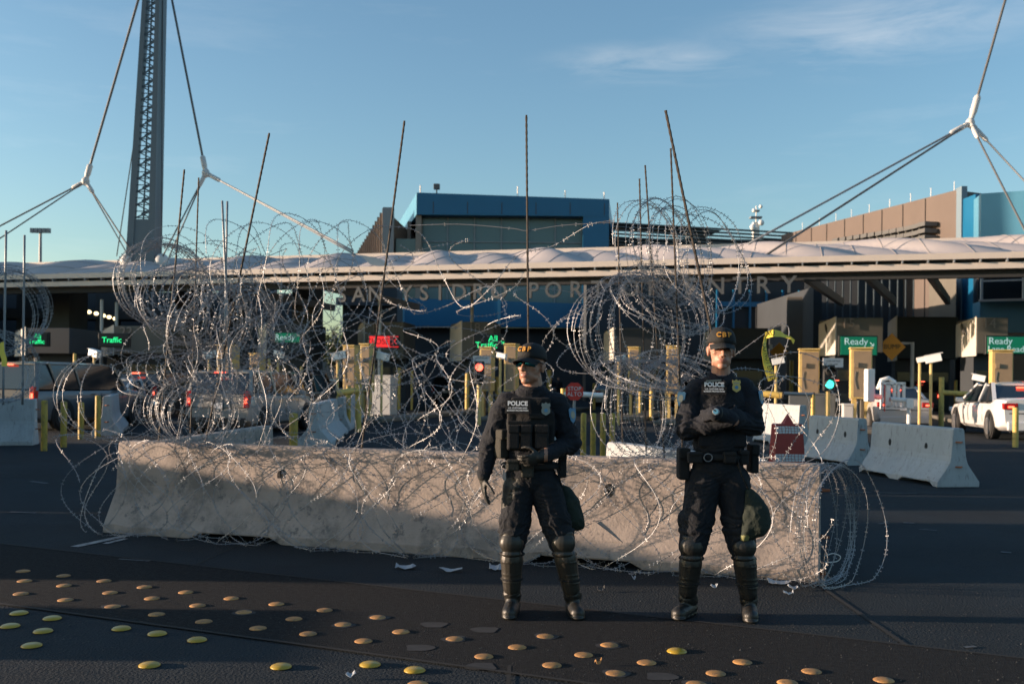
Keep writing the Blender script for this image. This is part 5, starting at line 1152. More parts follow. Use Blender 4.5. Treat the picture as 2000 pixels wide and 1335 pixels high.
# 4 left stack
ax = V(.62, -.78, .05)
coil('topmost coil of the left stack, bundled tight against the mast base', [
    dict(c0=Q(300, 545, -.1), c1=Q(345, 560, .25), rad=.40, turns=14, axis=ax, seed=31, wob=.6, jit=.10), dict(c0=Q(320, 520, .1), c1=Q(420, 560, .3), rad=(.34, .42), turns=6, axis=V(.7, -.7, .1), seed=32, wob=.9, jit=.25)])
coil('second coil of the left stack, turned towards the light', [
    dict(c0=Q(330, 600, -.1), c1=Q(420, 600, .3), rad=(.36, .42), turns=16, axis=V(.75, -.6, .3), seed=37, wob=.7, jit=.13)])
coil('third coil of the left stack, crushed and tangled', [
    dict(c0=Q(395, 640, -.2), c1=Q(500, 640, .2), rad=(.44, .36), turns=15, axis=V(.85, -.5, -.25), seed=41, wob=.8, jit=.16), dict(c0=Q(440, 600, .0), c1=Q(560, 640, .2), rad=(.40, .34), turns=7, axis=V(.9, -.4, .1), seed=42, wob=.9, jit=.2), dict(c0=Q(300, 690, .1), c1=Q(640, 720, .1), rad=(.40, .36), turns=11, seed=43, wob=.7, jit=.3)])
coil('wide lowest bundle of the left stack lying almost flat', [
    dict(c0=Q(300, 735, -.1), c1=Q(500, 725, .2), rad=(.42, .46), turns=14, axis=V(.45, -.5, .75), seed=47, wob=.8, jit=.14, flat=.8),
    dict(c0=Q(330, 800, -.3), c1=Q(400, 800, .0), rad=(.30, .36), turns=9, axis=V(.35, -.9, .1), seed=48, wob=.7, jit=.12)])
coil('compact round coil low in the left stack above the barrier', [
    dict(c0=Q(360, 815, -.35), c1=Q(470, 812, -.1), rad=(.28, .33), turns=8, axis=V(.7, -.7, .05), seed=51, wob=.5, jit=.1)])
coil('big open loops leaning out past the left end of the long barrier', [
    dict(c0=P(170, 780, 9.3), c1=P(255, 770, 9.5), rad=(.36, .42), turns=5, axis=V(.55, -.83, .0), seed=57, wob=.8, jit=.14)])
# 5 right stack
coil('topmost coil of the tall right stack, standing against the sky', [
    dict(c0=Q(1262, 490, .1), c1=Q(1345, 492, .35), rad=(.42, .44), turns=13, axis=V(.72, -.68, .1), seed=61, wob=.7, jit=.13)])
coil('large tilted loops at the right of the tall stack', [
    dict(c0=Q(1370, 500, .1), c1=Q(1400, 510, .3), rad=(.40, .43), turns=4, axis=V(.6, -.8, .2), seed=63, wob=.8, jit=.12)])
coil('middle coil of the tall right stack, widest and most densely wound', [
    dict(c0=Q(1200, 655, .1), c1=Q(1300, 640, .35), rad=(.44, .50), turns=15, axis=V(.5, -.86, .05), seed=67, wob=.7, jit=.10),
    dict(c0=Q(1270, 590, .2), c1=Q(1330, 585, .5), rad=(.40, .42), turns=9, axis=V(.25, -.6, .75), seed=68, wob=.6, jit=.10)])
coil('lower coil of the tall right stack, loops spread wide', [
    dict(c0=Q(1225, 800, .15), c1=Q(1340, 790, .35), rad=(.40, .40), turns=16, axis=V(.66, -.75, .1), seed=71, wob=.8, jit=.10)])
coil('flattened bundle between the middle and lower coils of the right stack', [
    dict(c0=Q(1240, 735, .2), c1=Q(1345, 725, .4), rad=(.42, .42), turns=14, axis=V(.2, -.35, .92), seed=73, wob=.6, jit=.12, flat=.9)])
# 6 coil on the road at the right end
coil('tight upright coil resting on the road at the right end of the long barrier', [
    dict(c0=P(1590, 1024, 7.35), c1=P(1640, 1032, 7.6), rad=(.475, .455), turns=10, axis=V(.80, -.60, .0), seed=79, wob=.5, jit=.05),
    dict(c0=P(1632, 1020, 7.4), c1=P(1660, 1032, 7.3), rad=(.46, .50), turns=2, axis=V(.62, -.78, .1), seed=80, wob=.5, jit=.1)])
# 7 loops right of the second officer
coil('bright open loops rising beside the yellow caution tape', [
    dict(c0=P(1478, 860, 7.5), c1=P(1568, 830, 7.8), rad=(.50, .46), turns=3, axis=V(.72, -.69, .0), seed=83, wob=.9, jit=.15)])
# 8 far left coils in the shade
coil('upper shaded coil on the far left barrier', [
    dict(c0=P(-10, 612, 17.5), c1=P(38, 596, 18.2), rad=(.72, .66), turns=13, axis=V(.8, -.6, 0), seed=87, wob=.5, jit=.08)], r=.004, barb=.07, size=.022, group='shaded coils at far left')
coil('lower shaded coil on the far left barrier', [
    dict(c0=P(-20, 722, 17.5), c1=P(20, 714, 18.2), rad=(.66, .60), turns=12, axis=V(.8, -.6, .15), seed=89, wob=.5, jit=.08)], r=.004, barb=.07, size=.022, group='shaded coils at far left')
# 9 loose strands
def strand(pix, label, off=0.0, barb=.038):
    b = MB(); wire_mesh(b, curve([Q(x, y, off + o) for (x, y, o) in pix], 12), .003, barb, .014, seed=len(pix))
    tag(b.build('razor_wire_strand', 'galv', fixn=False), label, 'razor wire', 'loose strands of razor wire')
strand([(735, 440, 0), (820, 455, .1), (865, 540, .2), (905, 600, 0), (960, 560, -.1), (1010, 500, 0), (1080, 480, .1), (1150, 440, 0), (1200, 430, 0)], 'long loose strand hanging from the second bar in front of the blue building')
strand([(800, 440, 0), (900, 438, 0), (1000, 446, 0), (1031, 450, 0), (1100, 440, 0), (1200, 434, 0)], 'nearly level strand tied to the centre bar across the teal glass', barb=.12)
strand([(790, 575, 0), (810, 612, 0), (870, 598, .1), (960, 560, .1), (990, 640, 0), (960, 690, 0), (940, 760, .1)], 'looping strand in front of the lower blue band', )
strand([(720, 600, 0), (790, 680, 0), (850, 760, .1), (930, 850, 0), (1000, 895, 0)], 'strand sloping down from the second bar to the barrier top')
strand([(1130, 600, 0), (1080, 640, 0), (1060, 700, .2), (1120, 860, .1), (1190, 900, .1), (1330, 905, 0)], 'strand running down beside the stop sign to the barrier top')
strand([(235, 880, -.1), (200, 900, -.2), (165, 980, -.35), (160, 1030, -.4), (200, 1055, -.4)], 'bunched strand trailing down past the left end of the long barrier')
strand([(1480, 935, -.1), (1540, 915, -.15), (1610, 880, 0), (1640, 800, .1), (1620, 720, .1), (1560, 688, 0), (1490, 700, 0)], 'sweeping bright strand from the ground coil over the red barricade')
strand([(1395, 720, .1), (1440, 690, .1), (1510, 640, .2), (1530, 632, .2), (1540, 660, .2), (1500, 790, .1), (1490, 905, 0)], 'strand looping above the crossed-armed officer to the caution tape')
strand([(255, 905, -.06), (400, 893, -.08), (600, 890, -.08), (800, 898, -.08), (1000, 897, -.08), (1200, 903, -.08), (1400, 905, -.08)], 'straight barbed strand lying along the top of the long barrier', off=.22, barb=.1)
strand([(250, 890, 0), (330, 925, -.1), (420, 935, -.1), (520, 905, -.1), (620, 930, -.1), (700, 900, 0)], 'slack strand hanging over the upper left face of the long barrier', off=.0)
# ================================================================== IRON BARS
def bar_(top, bot, Y0, label, r=.0085, m='rebar', ribs=True, lean=0.0, group='iron bars standing in the barriers'):
    a = P(bot[0], bot[1], Y0); c = P(top[0], top[1], Y0 + lean); b = MB(); d = (c - a); L_ = d.length; n = int(L_ / .03) if ribs else 6; pts = []; rs = []
    for i in range(n + 1): pts.append(a.lerp(c, i / n)); rs.append(r * (1.18 if i % 2 else .92) if ribs else r)
    b.tube(pts, rs, 6); o = b.build('iron_bar', m, smooth=not ribs); tag(o, label, 'iron bar', group)
    if ribs and r > .007:
        for t in (0.02,): 
            b = MB(); rr = random.Random(int(top[0])); pts = [a + d * (t + .004 * i) + V(.018 * math.cos(i * 1.9), .018 * math.sin(i * 1.9), rr.uniform(-.01, .01)) for i in range(9)]; b.tube(pts, .004, 5); b.build('tie_wire', 'tie_wire', o)
def yq(px): return yb(px)
bar_((526, 260), (396, 888), yq(400), 'leaning iron bar third from left, tilting right over the left stack', .010)
bar_((790, 236), (704, 893), yq(705), 'leaning iron bar in front of the left side of the terminal', .010)
bar_((1028, 225), (1034, 900), yq(1034), 'upright iron bar rising behind the sunglassed officer', .010)
bar_((1300, 216), (1442, 900), yq(1440), 'tallest leaning bar, tilting left behind the crossed-armed officer', .011)
bar_((1310, 290), (1334, 905), yq(1334) + .2, 'thin upright bar just inside the tallest leaning bar', .008)
bar_((1260, 323), (1298, 900), 9.2, 'upright bar second from left within the tall right stack', .008)
bar_((1249, 349), (1262, 880), 9.6, 'slim upright bar within the left of the tall right stack', .008)
bar_((1206, 396), (1216, 870), 10.5, 'short far bar at the left edge of the right stack', .008)
bar_((360, 331), (310, 860), 9.9, 'leaning bar farthest left in the left stack', .009)
bar_((388, 347), (372, 850), 10.8, 'upright bar right of the leftmost leaning one', .008)
bar_((434, 392), (452, 800), 18, 'left one of two blurred teal bars beyond the left stack', .02, 'steel_grey', False)
bar_((444, 393), (436, 800), 18.3, 'right one of two blurred teal bars beyond the left stack', .02, 'steel_grey', False)
bar_((12, 450), (6, 790), 17.8, 'left bar over the shaded coils at the far left', .02, 'steel_grey', False)
bar_((48, 459), (44, 790), 18.2, 'right bar over the shaded coils at the far left', .02, 'steel_grey', False)
# ================================================================== CAUTION TAPE
def ribbon(name, mid, wv, m, label, parent=None, cat='tape', grp=None):
    b = MB(); n = len(mid)
    for p, w in zip(mid, wv): b.v += [p - w, p + w]
    for i in range(n - 1): b.f.append((2 * i, 2 * i + 1, 2 * i + 3, 2 * i + 2)); b.mi.append(0)
    o = b.build(name, m, parent, fixn=False); s_ = o.modifiers.new('s', 'SOLIDIFY'); s_.thickness = .0008
    if label: tag(o, label, cat, grp)
    return o
TY = yb(1500) - .05
mid = [P(1496, 655, TY), P(1493, 672, TY - .01), P(1493, 690, TY), P(1497, 708, TY + .01), P(1503, 727, TY), P(1509, 742, TY - .01)]
wv = [V(.012, 0, .002), V(.016, .012, .0), V(.024, .006, .004), V(.028, .006, .008), V(.032, 0, .010), V(.034, .0, .011)]
tp = ribbon('caution_tape', mid, wv, 'tape_yellow', 'yellow caution tape with black lettering hanging beside the crossed-armed officer')
dn = (mid[-1] - mid[1]).normalized()
text('tape_text', 'DO NOT ENTER', .058, (mid[1] + mid[-1]) / 2 + V(-.006, -.022, 0), dn, dn.cross(V(0, 1, 0)) * -1 if dn.cross(V(0, 1, 0)).x < 0 else dn.cross(V(0, 1, 0)), 'ink', tp, ext=.0008, sx=.72)
mid = [P(1494, 655, TY), P(1510, 650, TY - .02), P(1525, 652, TY), P(1533, 656, TY + .02), P(1545, 660, TY), P(1551, 668, TY)]
wv = [V(0, .0, .026), V(.003, .01, .03), V(.0, .0, .022), V(0, .01, .014), V(0, 0, .012), V(.006, 0, .016)]
ribbon('tape_fold', mid, wv, 'tape_yellow', None, tp); text('tape_text', 'CAU', .055, P(1500, 652, TY - .03), (1, 0, .2), (-.2, 0, 1), 'ink', tp, ext=.0008)
mid = [P(4, 668, 17), P(3, 685, 17), P(8, 700, 17), P(9, 715, 17)]; ribbon('caution_tape', mid, [V(.03, 0, .01), V(.05, 0, .0), V(.045, .0, .01), V(.05, 0, 0)], 'tape_yellow', 'short yellow tape scrap caught in the shaded far left coils')
# rust lump and cable tie at the right end of the barrier
q = P(1602, 1120, yb(1600) - .1); b = MB(); b.ell(q, (.045, .035, .05), nu=9, nv=6); tag(b.build('brick_lump', 'rust'), 'rusty orange lump at the foot of the right end of the long barrier', 'debris')
b = MB(); p_ = P(1612, 1085, yb(1600) - .12); b.tube(curve([p_, p_ + V(.06, 0, .02), p_ + V(.11, -.02, 0), p_ + V(.09, 0, -.04), p_ + V(0, 0, -.05)], 6), .004, 6); tag(b.build('cable_tie', 'white_paint'), 'white cable tie looped on the right end of the long barrier', 'cable tie')
# ================================================================== PEOPLE
mat('uniform_navy', (0.0045, 0.0065, 0.012), 0.9, var=0.25, vscale=9, bump=0.35, bscale=70)
mat('uniform_pants', (0.0045, 0.0065, 0.011), 0.9, var=0.25, vscale=8, bump=0.35, bscale=60)
mat('vest_black', (0.008, 0.008, 0.009), 0.9, var=0.3, vscale=20, bump=0.3, bscale=120)
mat('pouch_olive', (0.028, 0.026, 0.02), 0.85, var=0.2, vscale=20, bump=0.3, bscale=90)
mat('skin', (0.41, 0.205, 0.14), 0.5, var=0.10, vscale=22, bump=0.08, bscale=120)
mat('skin_tan', (0.34, 0.17, 0.11), 0.5, var=0.10, vscale=22, bump=0.08, bscale=120)
mat('lip', (0.36, 0.15, 0.115), 0.45); mat('brow', (0.05, 0.03, 0.02), 0.8); mat('eye_dark', (0.03, 0.025, 0.02), 0.3); mat('stubble', (0.19, 0.10, 0.07), 0.6)
mat('boot_black', (0.016, 0.015, 0.013), 0.45, var=0.3, vscale=20, bump=0.2, bscale=50)
mat('guard_shell', (0.026, 0.023, 0.018), 0.46, var=0.15, vscale=12)
mat('glove', (0.018, 0.018, 0.016), 0.55, var=0.2, vscale=30, bump=0.2, bscale=90)
mat('cap_black', (0.009, 0.010, 0.011), 0.85, bump=0.2, bscale=150)
mat('gold_thread', (0.50, 0.24, 0.03), 0.7); mat('patch_white', (0.7, 0.72, 0.74), 0.6); mat('patch_blue', (0.08, 0.22, 0.36), 0.6); mat('badge_gold', (0.42, 0.30, 0.10), 0.4, metal=0.6); mat('badge_grey', (0.22, 0.22, 0.2), 0.4, metal=0.5)
mat('mirror_lens', (0.03, 0.30, 0.38), 0.06, metal=1.0); mat('bag_green', (0.012, 0.020, 0.014), 0.85, var=0.2, vscale=8, bump=0.4, bscale=40); mat('bag_label', (0.22, 0.22, 0.09), 0.7)
mat('hair_brown', (0.05, 0.03, 0.02), 0.8); mat('shirt_grey', (0.07, 0.07, 0.08), 0.9)

def remesh(name, mb, parent, mats, voxel=.006, it=5, classify=None, disp=None, W=None):
    inv = ROOTS[parent.name].inverted() if parent else Matrix.Identity(4)
    me = mb.mesh(name, [M(mats[0])], inv=inv); o = bpy.data.objects.new(name, me); COL.objects.link(o)
    r_ = o.modifiers.new('r', 'REMESH'); r_.mode = 'VOXEL'; r_.voxel_size = voxel
    s_ = o.modifiers.new('s', 'SMOOTH'); s_.factor = .5; s_.iterations = it
    m2 = bpy.data.meshes.new_from_object(o.evaluated_get(bpy.context.evaluated_depsgraph_get()))
    o.modifiers.clear(); o.data = m2; bpy.data.meshes.remove(me); m2.name = name
    m2.materials.clear()
    for m_ in mats: m2.materials.append(M(m_))
    WM = ROOTS[parent.name] if parent else Matrix.Identity(4)
    if disp:
        ns_ = [v.normal.copy() for v in m2.vertices]
        for v, n_ in zip(m2.vertices, ns_): v.co += n_ * disp(WM @ v.co)
    if classify:
        for p in m2.polygons: p.material_index = classify(WM @ p.center)
    else:
        for p in m2.polygons: p.material_index = 0
    m2.polygons.foreach_set('use_smooth', [True] * len(m2.polygons)); m2.update()
    if parent: o.parent = parent
    ROOTS[o.name] = WM; return o
def folds(zones, amp=.0070):
    """cloth creases, finer near joints"""
    def f(p):
        a = amp * .55
        for (c, r, k) in zones:
            d = (p - c).length
            if d < r: a = max(a, amp * k * (1 - d / r) + a)
        q = Vector((p.x * 7, p.y * 7, p.z * 26)); q += Vector((noise.noise(p * 6) * 2.2, noise.noise(p * 6 + V(5, 0, 0)) * 2.2, noise.noise(p * 5 + V(0, 9, 0)) * 3.5))
        r1 = 1 - abs(noise.noise(q)) * 2.4; r2 = noise.noise(p * 14)
        return a * (r1 * .9 + r2 * .6)
    return f
def head_prims(b, c, MM, s=1.0):
    c = Vector(c); E = lambda o, r: b.ell(c + MM @ (Vector(o) * s), (r[0] * s, r[1] * s, r[2] * s), MM, 24, 16)
    K = lambda a, d, r0, r1: b.cap(c + MM @ (Vector(a) * s), c + MM @ (Vector(d) * s), r0 * s, r1 * s)
    E((0, .014, .035), (.075, .094, .082)); E((0, -.012, -.025), (.064, .070, .08)); E((0, -.028, -.062), (.053, .058, .05)); E((0, -.062, -.098), (.028, .025, .02))
    for sx in (-1, 1):
        E((sx * .042, -.050, -.018), (.019, .020, .017)); E((sx * .040, -.018, -.072), (.018, .035, .022)); E((sx * .028, -.074, .027), (.024, .014, .008))
        E((sx * .077, .012, -.012), (.009, .018, .032)); E((sx * .083, .020, -.002), (.006, .014, .022)); E((sx * .013, -.096, -.034), (.009, .012, .008)); E((sx * .030, -.066, .006), (.014, .011, .009))
    K((0, -.080, .016), (0, -.106, -.026), .009, .012); E((0, -.107, -.031), (.011, .011, .010))
    E((0, -.083, -.058), (.026, .012, .007)); E((0, -.082, -.070), (.022, .012, .008)); E((0, -.06, -.06), (.04, .028, .03))
def head_class(c, MM, s, base, lip, brow, eye, extra=None):
    Mi = MM.transposed(); c = Vector(c)
    def f(p):
        q = Mi @ (p - c) / s; ax = abs(q.x)
        if q.y < -.06:
            if abs(q.z + .064) < .009 and ax < .024: return lip
            if abs(q.z - .024) < .006 and .012 < ax < .05: return brow
            if abs(q.z - .007) < .0045 and .018 < ax < .042: return eye
        if extra: return extra(q, base)
        return base
    return f
def hand(b, wrist, d, nrm, thumb, curl=.5, s=1.0, spread=.10, r=.0088):
    """palm with five separate fingers; d = finger direction, nrm = back of hand, thumb = side the thumb is on"""
    wrist = Vector(wrist); d = Vector(d).normalized(); t = Vector(thumb); t = (t - d * t.dot(d)).normalized(); n_ = d.cross(t); n_ = n_ if n_.dot(Vector(nrm)) > 0 else -n_
    MM = Matrix((t, d, n_)).transposed()
    b.ell(wrist + d * .048 * s, (.042 * s, .055 * s, .017 * s), MM); b.cap(wrist - d * .03 * s, wrist + d * .02 * s, .028 * s, .03 * s)
    for k, (off, ln) in enumerate(((.030, .072), (.010, .080), (-.011, .075), (-.031, .060))):
        p = wrist + d * (.088 - abs(off - .01) * .25) * s + t * off * s; dd = (d + t * off * spread * 30 * .12).normalized(); ang = 0
        for j, f_ in enumerate((.45, .30, .25)):
            ang += curl * (.55 + .25 * j) + (.06 * k); q = dd * math.cos(ang) - n_ * math.sin(ang); e = p + q * ln * f_ * s; b.cap(p, e, r * s * (1 - .08 * j), r * s * (.94 - .1 * j), n=10); p = e
    p = wrist + d * .03 * s + t * .034 * s - n_ * .006; 
    for j, f_ in enumerate((.038, .03, .024)): q = (d * (.6 + .15 * j) + t * (.75 - .35 * j * curl * 2) - n_ * (.35 + .25 * j * curl)).normalized(); e = p + q * f_ * s; b.cap(p, e, .0115 * s * (1 - .1 * j), .0105 * s * (1 - .1 * j), n=10); p = e
def capmesh(parent, c, MM, s, tilt=0.0):
    c = Vector(c); T = MM @ Matrix.Rotation(tilt, 3, 'X'); E = lambda v: c + T @ (Vector(v) * s)
    b = MB(); prof = []
    nu, nv = 28, 8
    for j in range(nv + 1):
        t = math.pi / 2 * j / nv
        for i in range(nu):
            a = 2 * math.pi * i / nu; fr_ = max(0, -math.sin(a)); bulge = 1 + .06 * fr_ * math.sin(2 * t)
            b.v.append(E((.083 * math.cos(t) ** .72 * math.cos(a) * bulge, .012 + .102 * math.cos(t) ** .72 * math.sin(a) * bulge, .030 + .098 * math.sin(t) ** .95)))
    for j in range(nv):
        for i in range(nu): i2 = (i + 1) % nu; b.f.append((j * nu + i, j * nu + i2, (j + 1) * nu + i2, (j + 1) * nu + i)); b.mi.append(0)
    cr = b.build('cap', 'cap_black', parent, smooth=True)
    s_ = cr.modifiers.new('s', 'SOLIDIFY'); s_.thickness = .003
    b = MB(); n = 12
    for k, lift in ((0, 0), (1, -.004)):
        for j in range(5):
            for i in range(n + 1):
                a = math.pi * (1.13 + .74 * i / n) if True else 0
                rr = j / 4; x = .080 * math.cos(a) * (1 - .04 * rr); y0 = .012 + .098 * math.sin(a); y = y0 - rr * .086 * (abs(math.sin(a)) ** 1.1); z = .034 - .030 * rr - .9 * x * x * 2.6 + lift
                b.v.append(E((x, y, z)))
    m_ = 5 * (n + 1)
    for j in range(4):
        for i in range(n): q = j * (n + 1) + i; b.f.append((q, q + 1, q + n + 2, q + n + 1)); b.f.append((m_ + q, m_ + q + n + 1, m_ + q + n + 2, m_ + q + 1)); b.mi += [0, 0]
    for i in range(n): q = 4 * (n + 1) + i; b.f.append((q, q + 1, m_ + q + 1, m_ + q)); b.mi.append(0)
    b.build('cap_brim', 'cap_black', cr, smooth=False, angle=60)
    rt = T @ V(1, 0, 0); up = T @ V(0, .28, .96)
    for i, ch in enumerate('CBP'):
        x = (-.031, 0, .031)[i]; y = -.094 + .35 * (abs(x) / .08) ** 2 * .09; q = E((x, y, .078)); yaw_ = Matrix.Rotation(x * 9, 3, T @ V(0, 0, 1))
        text('cap_letter', ch, .040 * s, q, yaw_ @ rt, yaw_ @ up, 'gold_thread', cr, ext=.003, bold=.0012)
    b = MB(); b.ell(E((0, .012, .129)), (.007 * s, .007 * s, .004 * s)); b.build('cap_button', 'cap_black', cr, smooth=True)
    return cr
def patch_police(parent, q, nrm_right, up, w, bg=True):
    q = Vector(q); right = Vector(nrm_right).normalized(); up = Vector(up).normalized(); n_ = right.cross(up); MM = Matrix((right, up, n_)).transposed()
    b = MB(); b.box(q - n_ * .004, (w * 1.08, w * .60, .006), M3=MM); pt = b.build('name_patch', 'vest_black', parent, bevel=.001)
    k = w / .145
    text('patch_text', 'POLICE', .0385 * k, q + up * .020 * k, right, up, 'patch_white', pt, ext=.001, bold=.0016)
    text('patch_text', 'U.S. CUSTOMS AND', .0135 * k, q - up * .008 * k, right, up, 'patch_white', pt, ext=.0008, bold=.0004)
    text('patch_text', 'BORDER PROTECTION', .0130 * k, q - up * .0235 * k, right, up, 'patch_white', pt, ext=.0008, bold=.0004)
def badge(parent, q, right, up, m, s=1.0):
    q = Vector(q); right = Vector(right).normalized(); up = Vector(up).normalized(); n_ = right.cross(up)
    o_ = [(0, .043), (.012, .034), (.026, .038), (.031, .022), (.024, .010), (.030, -.008), (.028, -.026), (.014, -.036), (0, -.044)]; o_ = o_ + [(-x, z) for x, z in o_[-2:0:-1]]
    b = MB(); b.prism([right * x * s + up * z * s for x, z in o_], q, q + n_ * .004); bd = b.build('badge', m, parent)
    b = MB(); b.prism([right * .012 * s * math.cos(a) + up * (.012 * s * math.sin(a) - .010) for a in [2 * math.pi * i / 14 for i in range(14)]], q + n_ * .0035, q + n_ * .0065); b.build('badge_seal', 'patch_blue', bd)
    b = MB(); b.box(q + up * .016 * s + n_ * .005, (.036 * s, .006 * s, .002), M3=Matrix((right, up, n_)).transposed()); b.build('badge_bar', 'badge_grey', bd)
def pouch(parent, c, d, m='vest_black', name='pouch', MM=None, flap=True, snap=False):
    MM = MM or Matrix.Identity(3); b = MB(); b.box(c, d, M3=MM); p = b.build(name, m, parent, bevel=min(d) * .22)
    if flap: b = MB(); b.box(Vector(c) + MM @ V(0, -d[1] * .1, d[2] * .34), (d[0] * 1.04, d[1] * 1.02, d[2] * .36), M3=MM); b.build('flap', m, p, bevel=min(d) * .18)
    if snap: b = MB(); b.ell(Vector(c) + MM @ V(0, -d[1] * .62, d[2] * .22), (.006, .003, .006)); b.build('snap_button', 'badge_gold', p, smooth=True)
    return p
def leg_guard(parent, knee, ankle, fw, m='guard_shell'):
    fw = Vector(fw).normalized(); d = (ankle - knee).normalized()
    b = MB(); b.ell(knee + fw * .056 + V(0, 0, .002), (.078, .050, .074)); b.ell(knee + fw * .056 + V(0, 0, -.066), (.066, .045, .026)); b.ell(knee + fw * .05 + V(0, 0, .064), (.064, .042, .024))
    kg = remesh('knee_guard', b, parent, [m], .006, 2)
    b = MB(); a0 = knee + d * .10 + fw * .028; a1 = ankle - d * .045 + fw * .018; b.cap(a0, a1, .073, .056, 1.02, 1.0)
    for t in (.10, .52, .66, .80): c_ = a0.lerp(a1, t); r0 = .073 + (.056 - .073) * t; b.ell(c_, (r0 * 1.07, r0 * 1.06, .009))
    remesh('shin_guard', b, parent, [m], .005, 1)
    b = MB()
    for t in (.25, .72): c_ = knee.lerp(ankle, t); b.lathe(c_, [(.058, -.012), (.062, 0), (.058, .012)], 16)
    st_ = b
    for t, nm in ((.22, 0), (.70, 1)): b = MB(); c_ = knee.lerp(ankle, t); rr = .076 - .014 * t; b.tube([c_ + V(rr * math.cos(a), rr * math.sin(a), 0) + fw * .01 for a in [2 * math.pi * i / 18 for i in range(19)]], .009, 6); b.build('guard_strap', 'vest_black', parent, smooth=True)
def boot(b, ankle, heel, toe):
    heel = Vector(heel); toe = Vector(toe); heel.z = .052; toe.z = .040; b.cap(ankle, heel + V(0, 0, .05), .058, .056); b.cap(heel, toe, .052, .050, 1.0, .92); b.ell(toe + V(0, 0, .006), (.047, .05, .038)); m_ = heel.lerp(toe, .35); b.cap(ankle.lerp(heel, .5) + V(0, 0, .03), m_ + V(0, 0, .03), .045, .042)
    d = (toe - heel); d.z = 0
    for t in (0, .33, .66, 1.0): c = heel + d * t; b.ell(V(c.x, c.y, .018), (.050, .062, .018))
def bag(label, pix, Y0, thick, shoulder, lab=None, cord=None):
    b = MB()
    for (x, y, r) in pix: q = P(x, y, Y0); b.ell(q, (r, thick * r * 1.6, r))
    bm = bmesh.new()
    for v in b.v: bm.verts.new(v)
    bmesh.ops.convex_hull(bm, input=bm.verts); bmesh.ops.delete(bm, geom=[v for v in bm.verts if not v.link_faces], context='VERTS'); bm.verts.index_update()
    b = MB(); b.add([v.co.copy() for v in bm.verts], [tuple(v.index for v in f.verts) for f in bm.faces]); bm.free()
    o = remesh('drawstring_bag', b, None, ['bag_green', 'bag_label'], .007, 7, disp=lambda p: -.012 * abs(noise.noise(Vector((p.x * 15, p.y * 9, p.z * 6)))) - .006 * abs(noise.noise(p * 22)), classify=lab)
    tag(o, label, 'bag', 'drawstring bags on the officers')
    return o
# ------------------------------------------------------------------ officer with sunglasses
Y1 = 6.38
def O(x, y, dy=0.0): return P(x, y, Y1 + dy)
of1 = empty('person', V(O(1052, 1200).x, Y1, 0), 'officer in black cap and mirrored sunglasses, tactical vest over navy uniform, gloved hands', 'person')
hc = O(1037, 714, -.03); HM = Matrix.Rotation(R(-30), 3, 'Z') @ Matrix.Rotation(R(-4), 3, 'X')
b = MB(); head_prims(b, hc, HM, 1.05)
b.cap(hc + V(.008, .02, -.07), O(1042, 768), .060, .066); b.ell(O(1040, 768, .0), (.12, .08, .055)); b.ell(O(1038, 758), (.078, .074, .03))
b.cap(O(990, 789), O(1086, 789), .078, .078, 1, 1.0)
b.ell(O(1036, 820), (.185, .125, .19)); b.ell(O(1034, 880), (.165, .13, .15)); b.ell(O(1036, 930), (.165, .125, .12))
sL, eL, wL = O(981, 803), O(957, 868, .02), O(945, 928, -.06); sR, eR, wR = O(1095, 803), O(1113, 866, .0), O(1062, 889, -.20)
b.cap(sL, eL, .077, .064); b.cap(eL, wL, .062, .043); b.ell(eL, (.064, .066, .07)); b.cap(sR, eR, .079, .068); b.cap(eR, wR, .064, .043); b.ell(eR, (.07, .07, .068)); b.ell(sL, (.08, .08, .07)); b.ell(sR, (.082, .08, .07))
b.ell(wL + (eL - wL) * .12, (.05, .05, .03)); b.ell(wR + (eR - wR) * .15, (.045, .05, .047))
hand(b, wL + V(0, 0, -.012), (.03, -.06, -1), (-1, -.2, 0), (.25, -1, 0), curl=.22, s=1.04, r=.011, spread=.02)
hand(b, wR + V(-.01, -.012, -.004), (-1, -.25, -.30), (-.15, -.75, .7), (-.2, -.3, .9), curl=.62, s=1.05, r=.0098)
hL, kL, aL = O(1014, 950), O(1001, 1058, -.02), O(1000, 1158, .01); hR, kR, aR = O(1064, 950), O(1097, 1058, -.03), O(1117, 1160, .0)
for h_, k_, a_ in ((hL, kL, aL), (hR, kR, aR)):
    b.cap(h_, k_, .108, .084, 1.0, 1.05); b.cap(k_, a_, .070, .052); m_ = h_.lerp(k_, .62); b.ell(m_, (.104, .10, .085)); b.ell(h_.lerp(k_, .80), (.100, .10, .04))
boot(b, aL, O(1001, 1190, .05), O(995, 1195, -.13)); boot(b, aR, O(1119, 1190, .04), O(1128, 1195, -.12))
neck_c = O(1040, 748)
hcls = head_class(hc, HM, 1.05, 1, 5, 6, 6, lambda q, base: (7 if (q.z < -.052 and q.y < -.055 and abs(q.x) < .03 and q.z > -.058) or (q.z > -.052 and q.z < -.045 and q.y < -.08 and abs(q.x) < .022) else (8 if (q.z > .0 and q.y > .012 and abs(q.x) < .074) else base)))
def cls1(p):
    if (p - hc).length < .165 and p.z > O(1037, 752).z + (p.y - hc.y) * .25: return hcls(p)
    if (p - wL).length < .24 and p.z < wL.z - .012: return 3
    if (p - wR).length < .2 and p.x < wR.x + .004 and p.y < wR.y + .10 and p.y < Y1 - .165: return 3
    if (p - wR).length < .05 and p.x < wR.x + .024 and p.y < wR.y + .04: return 1
    if p.z < .17: return 4
    if p.z < O(0, 915).z: return 2
    return 0
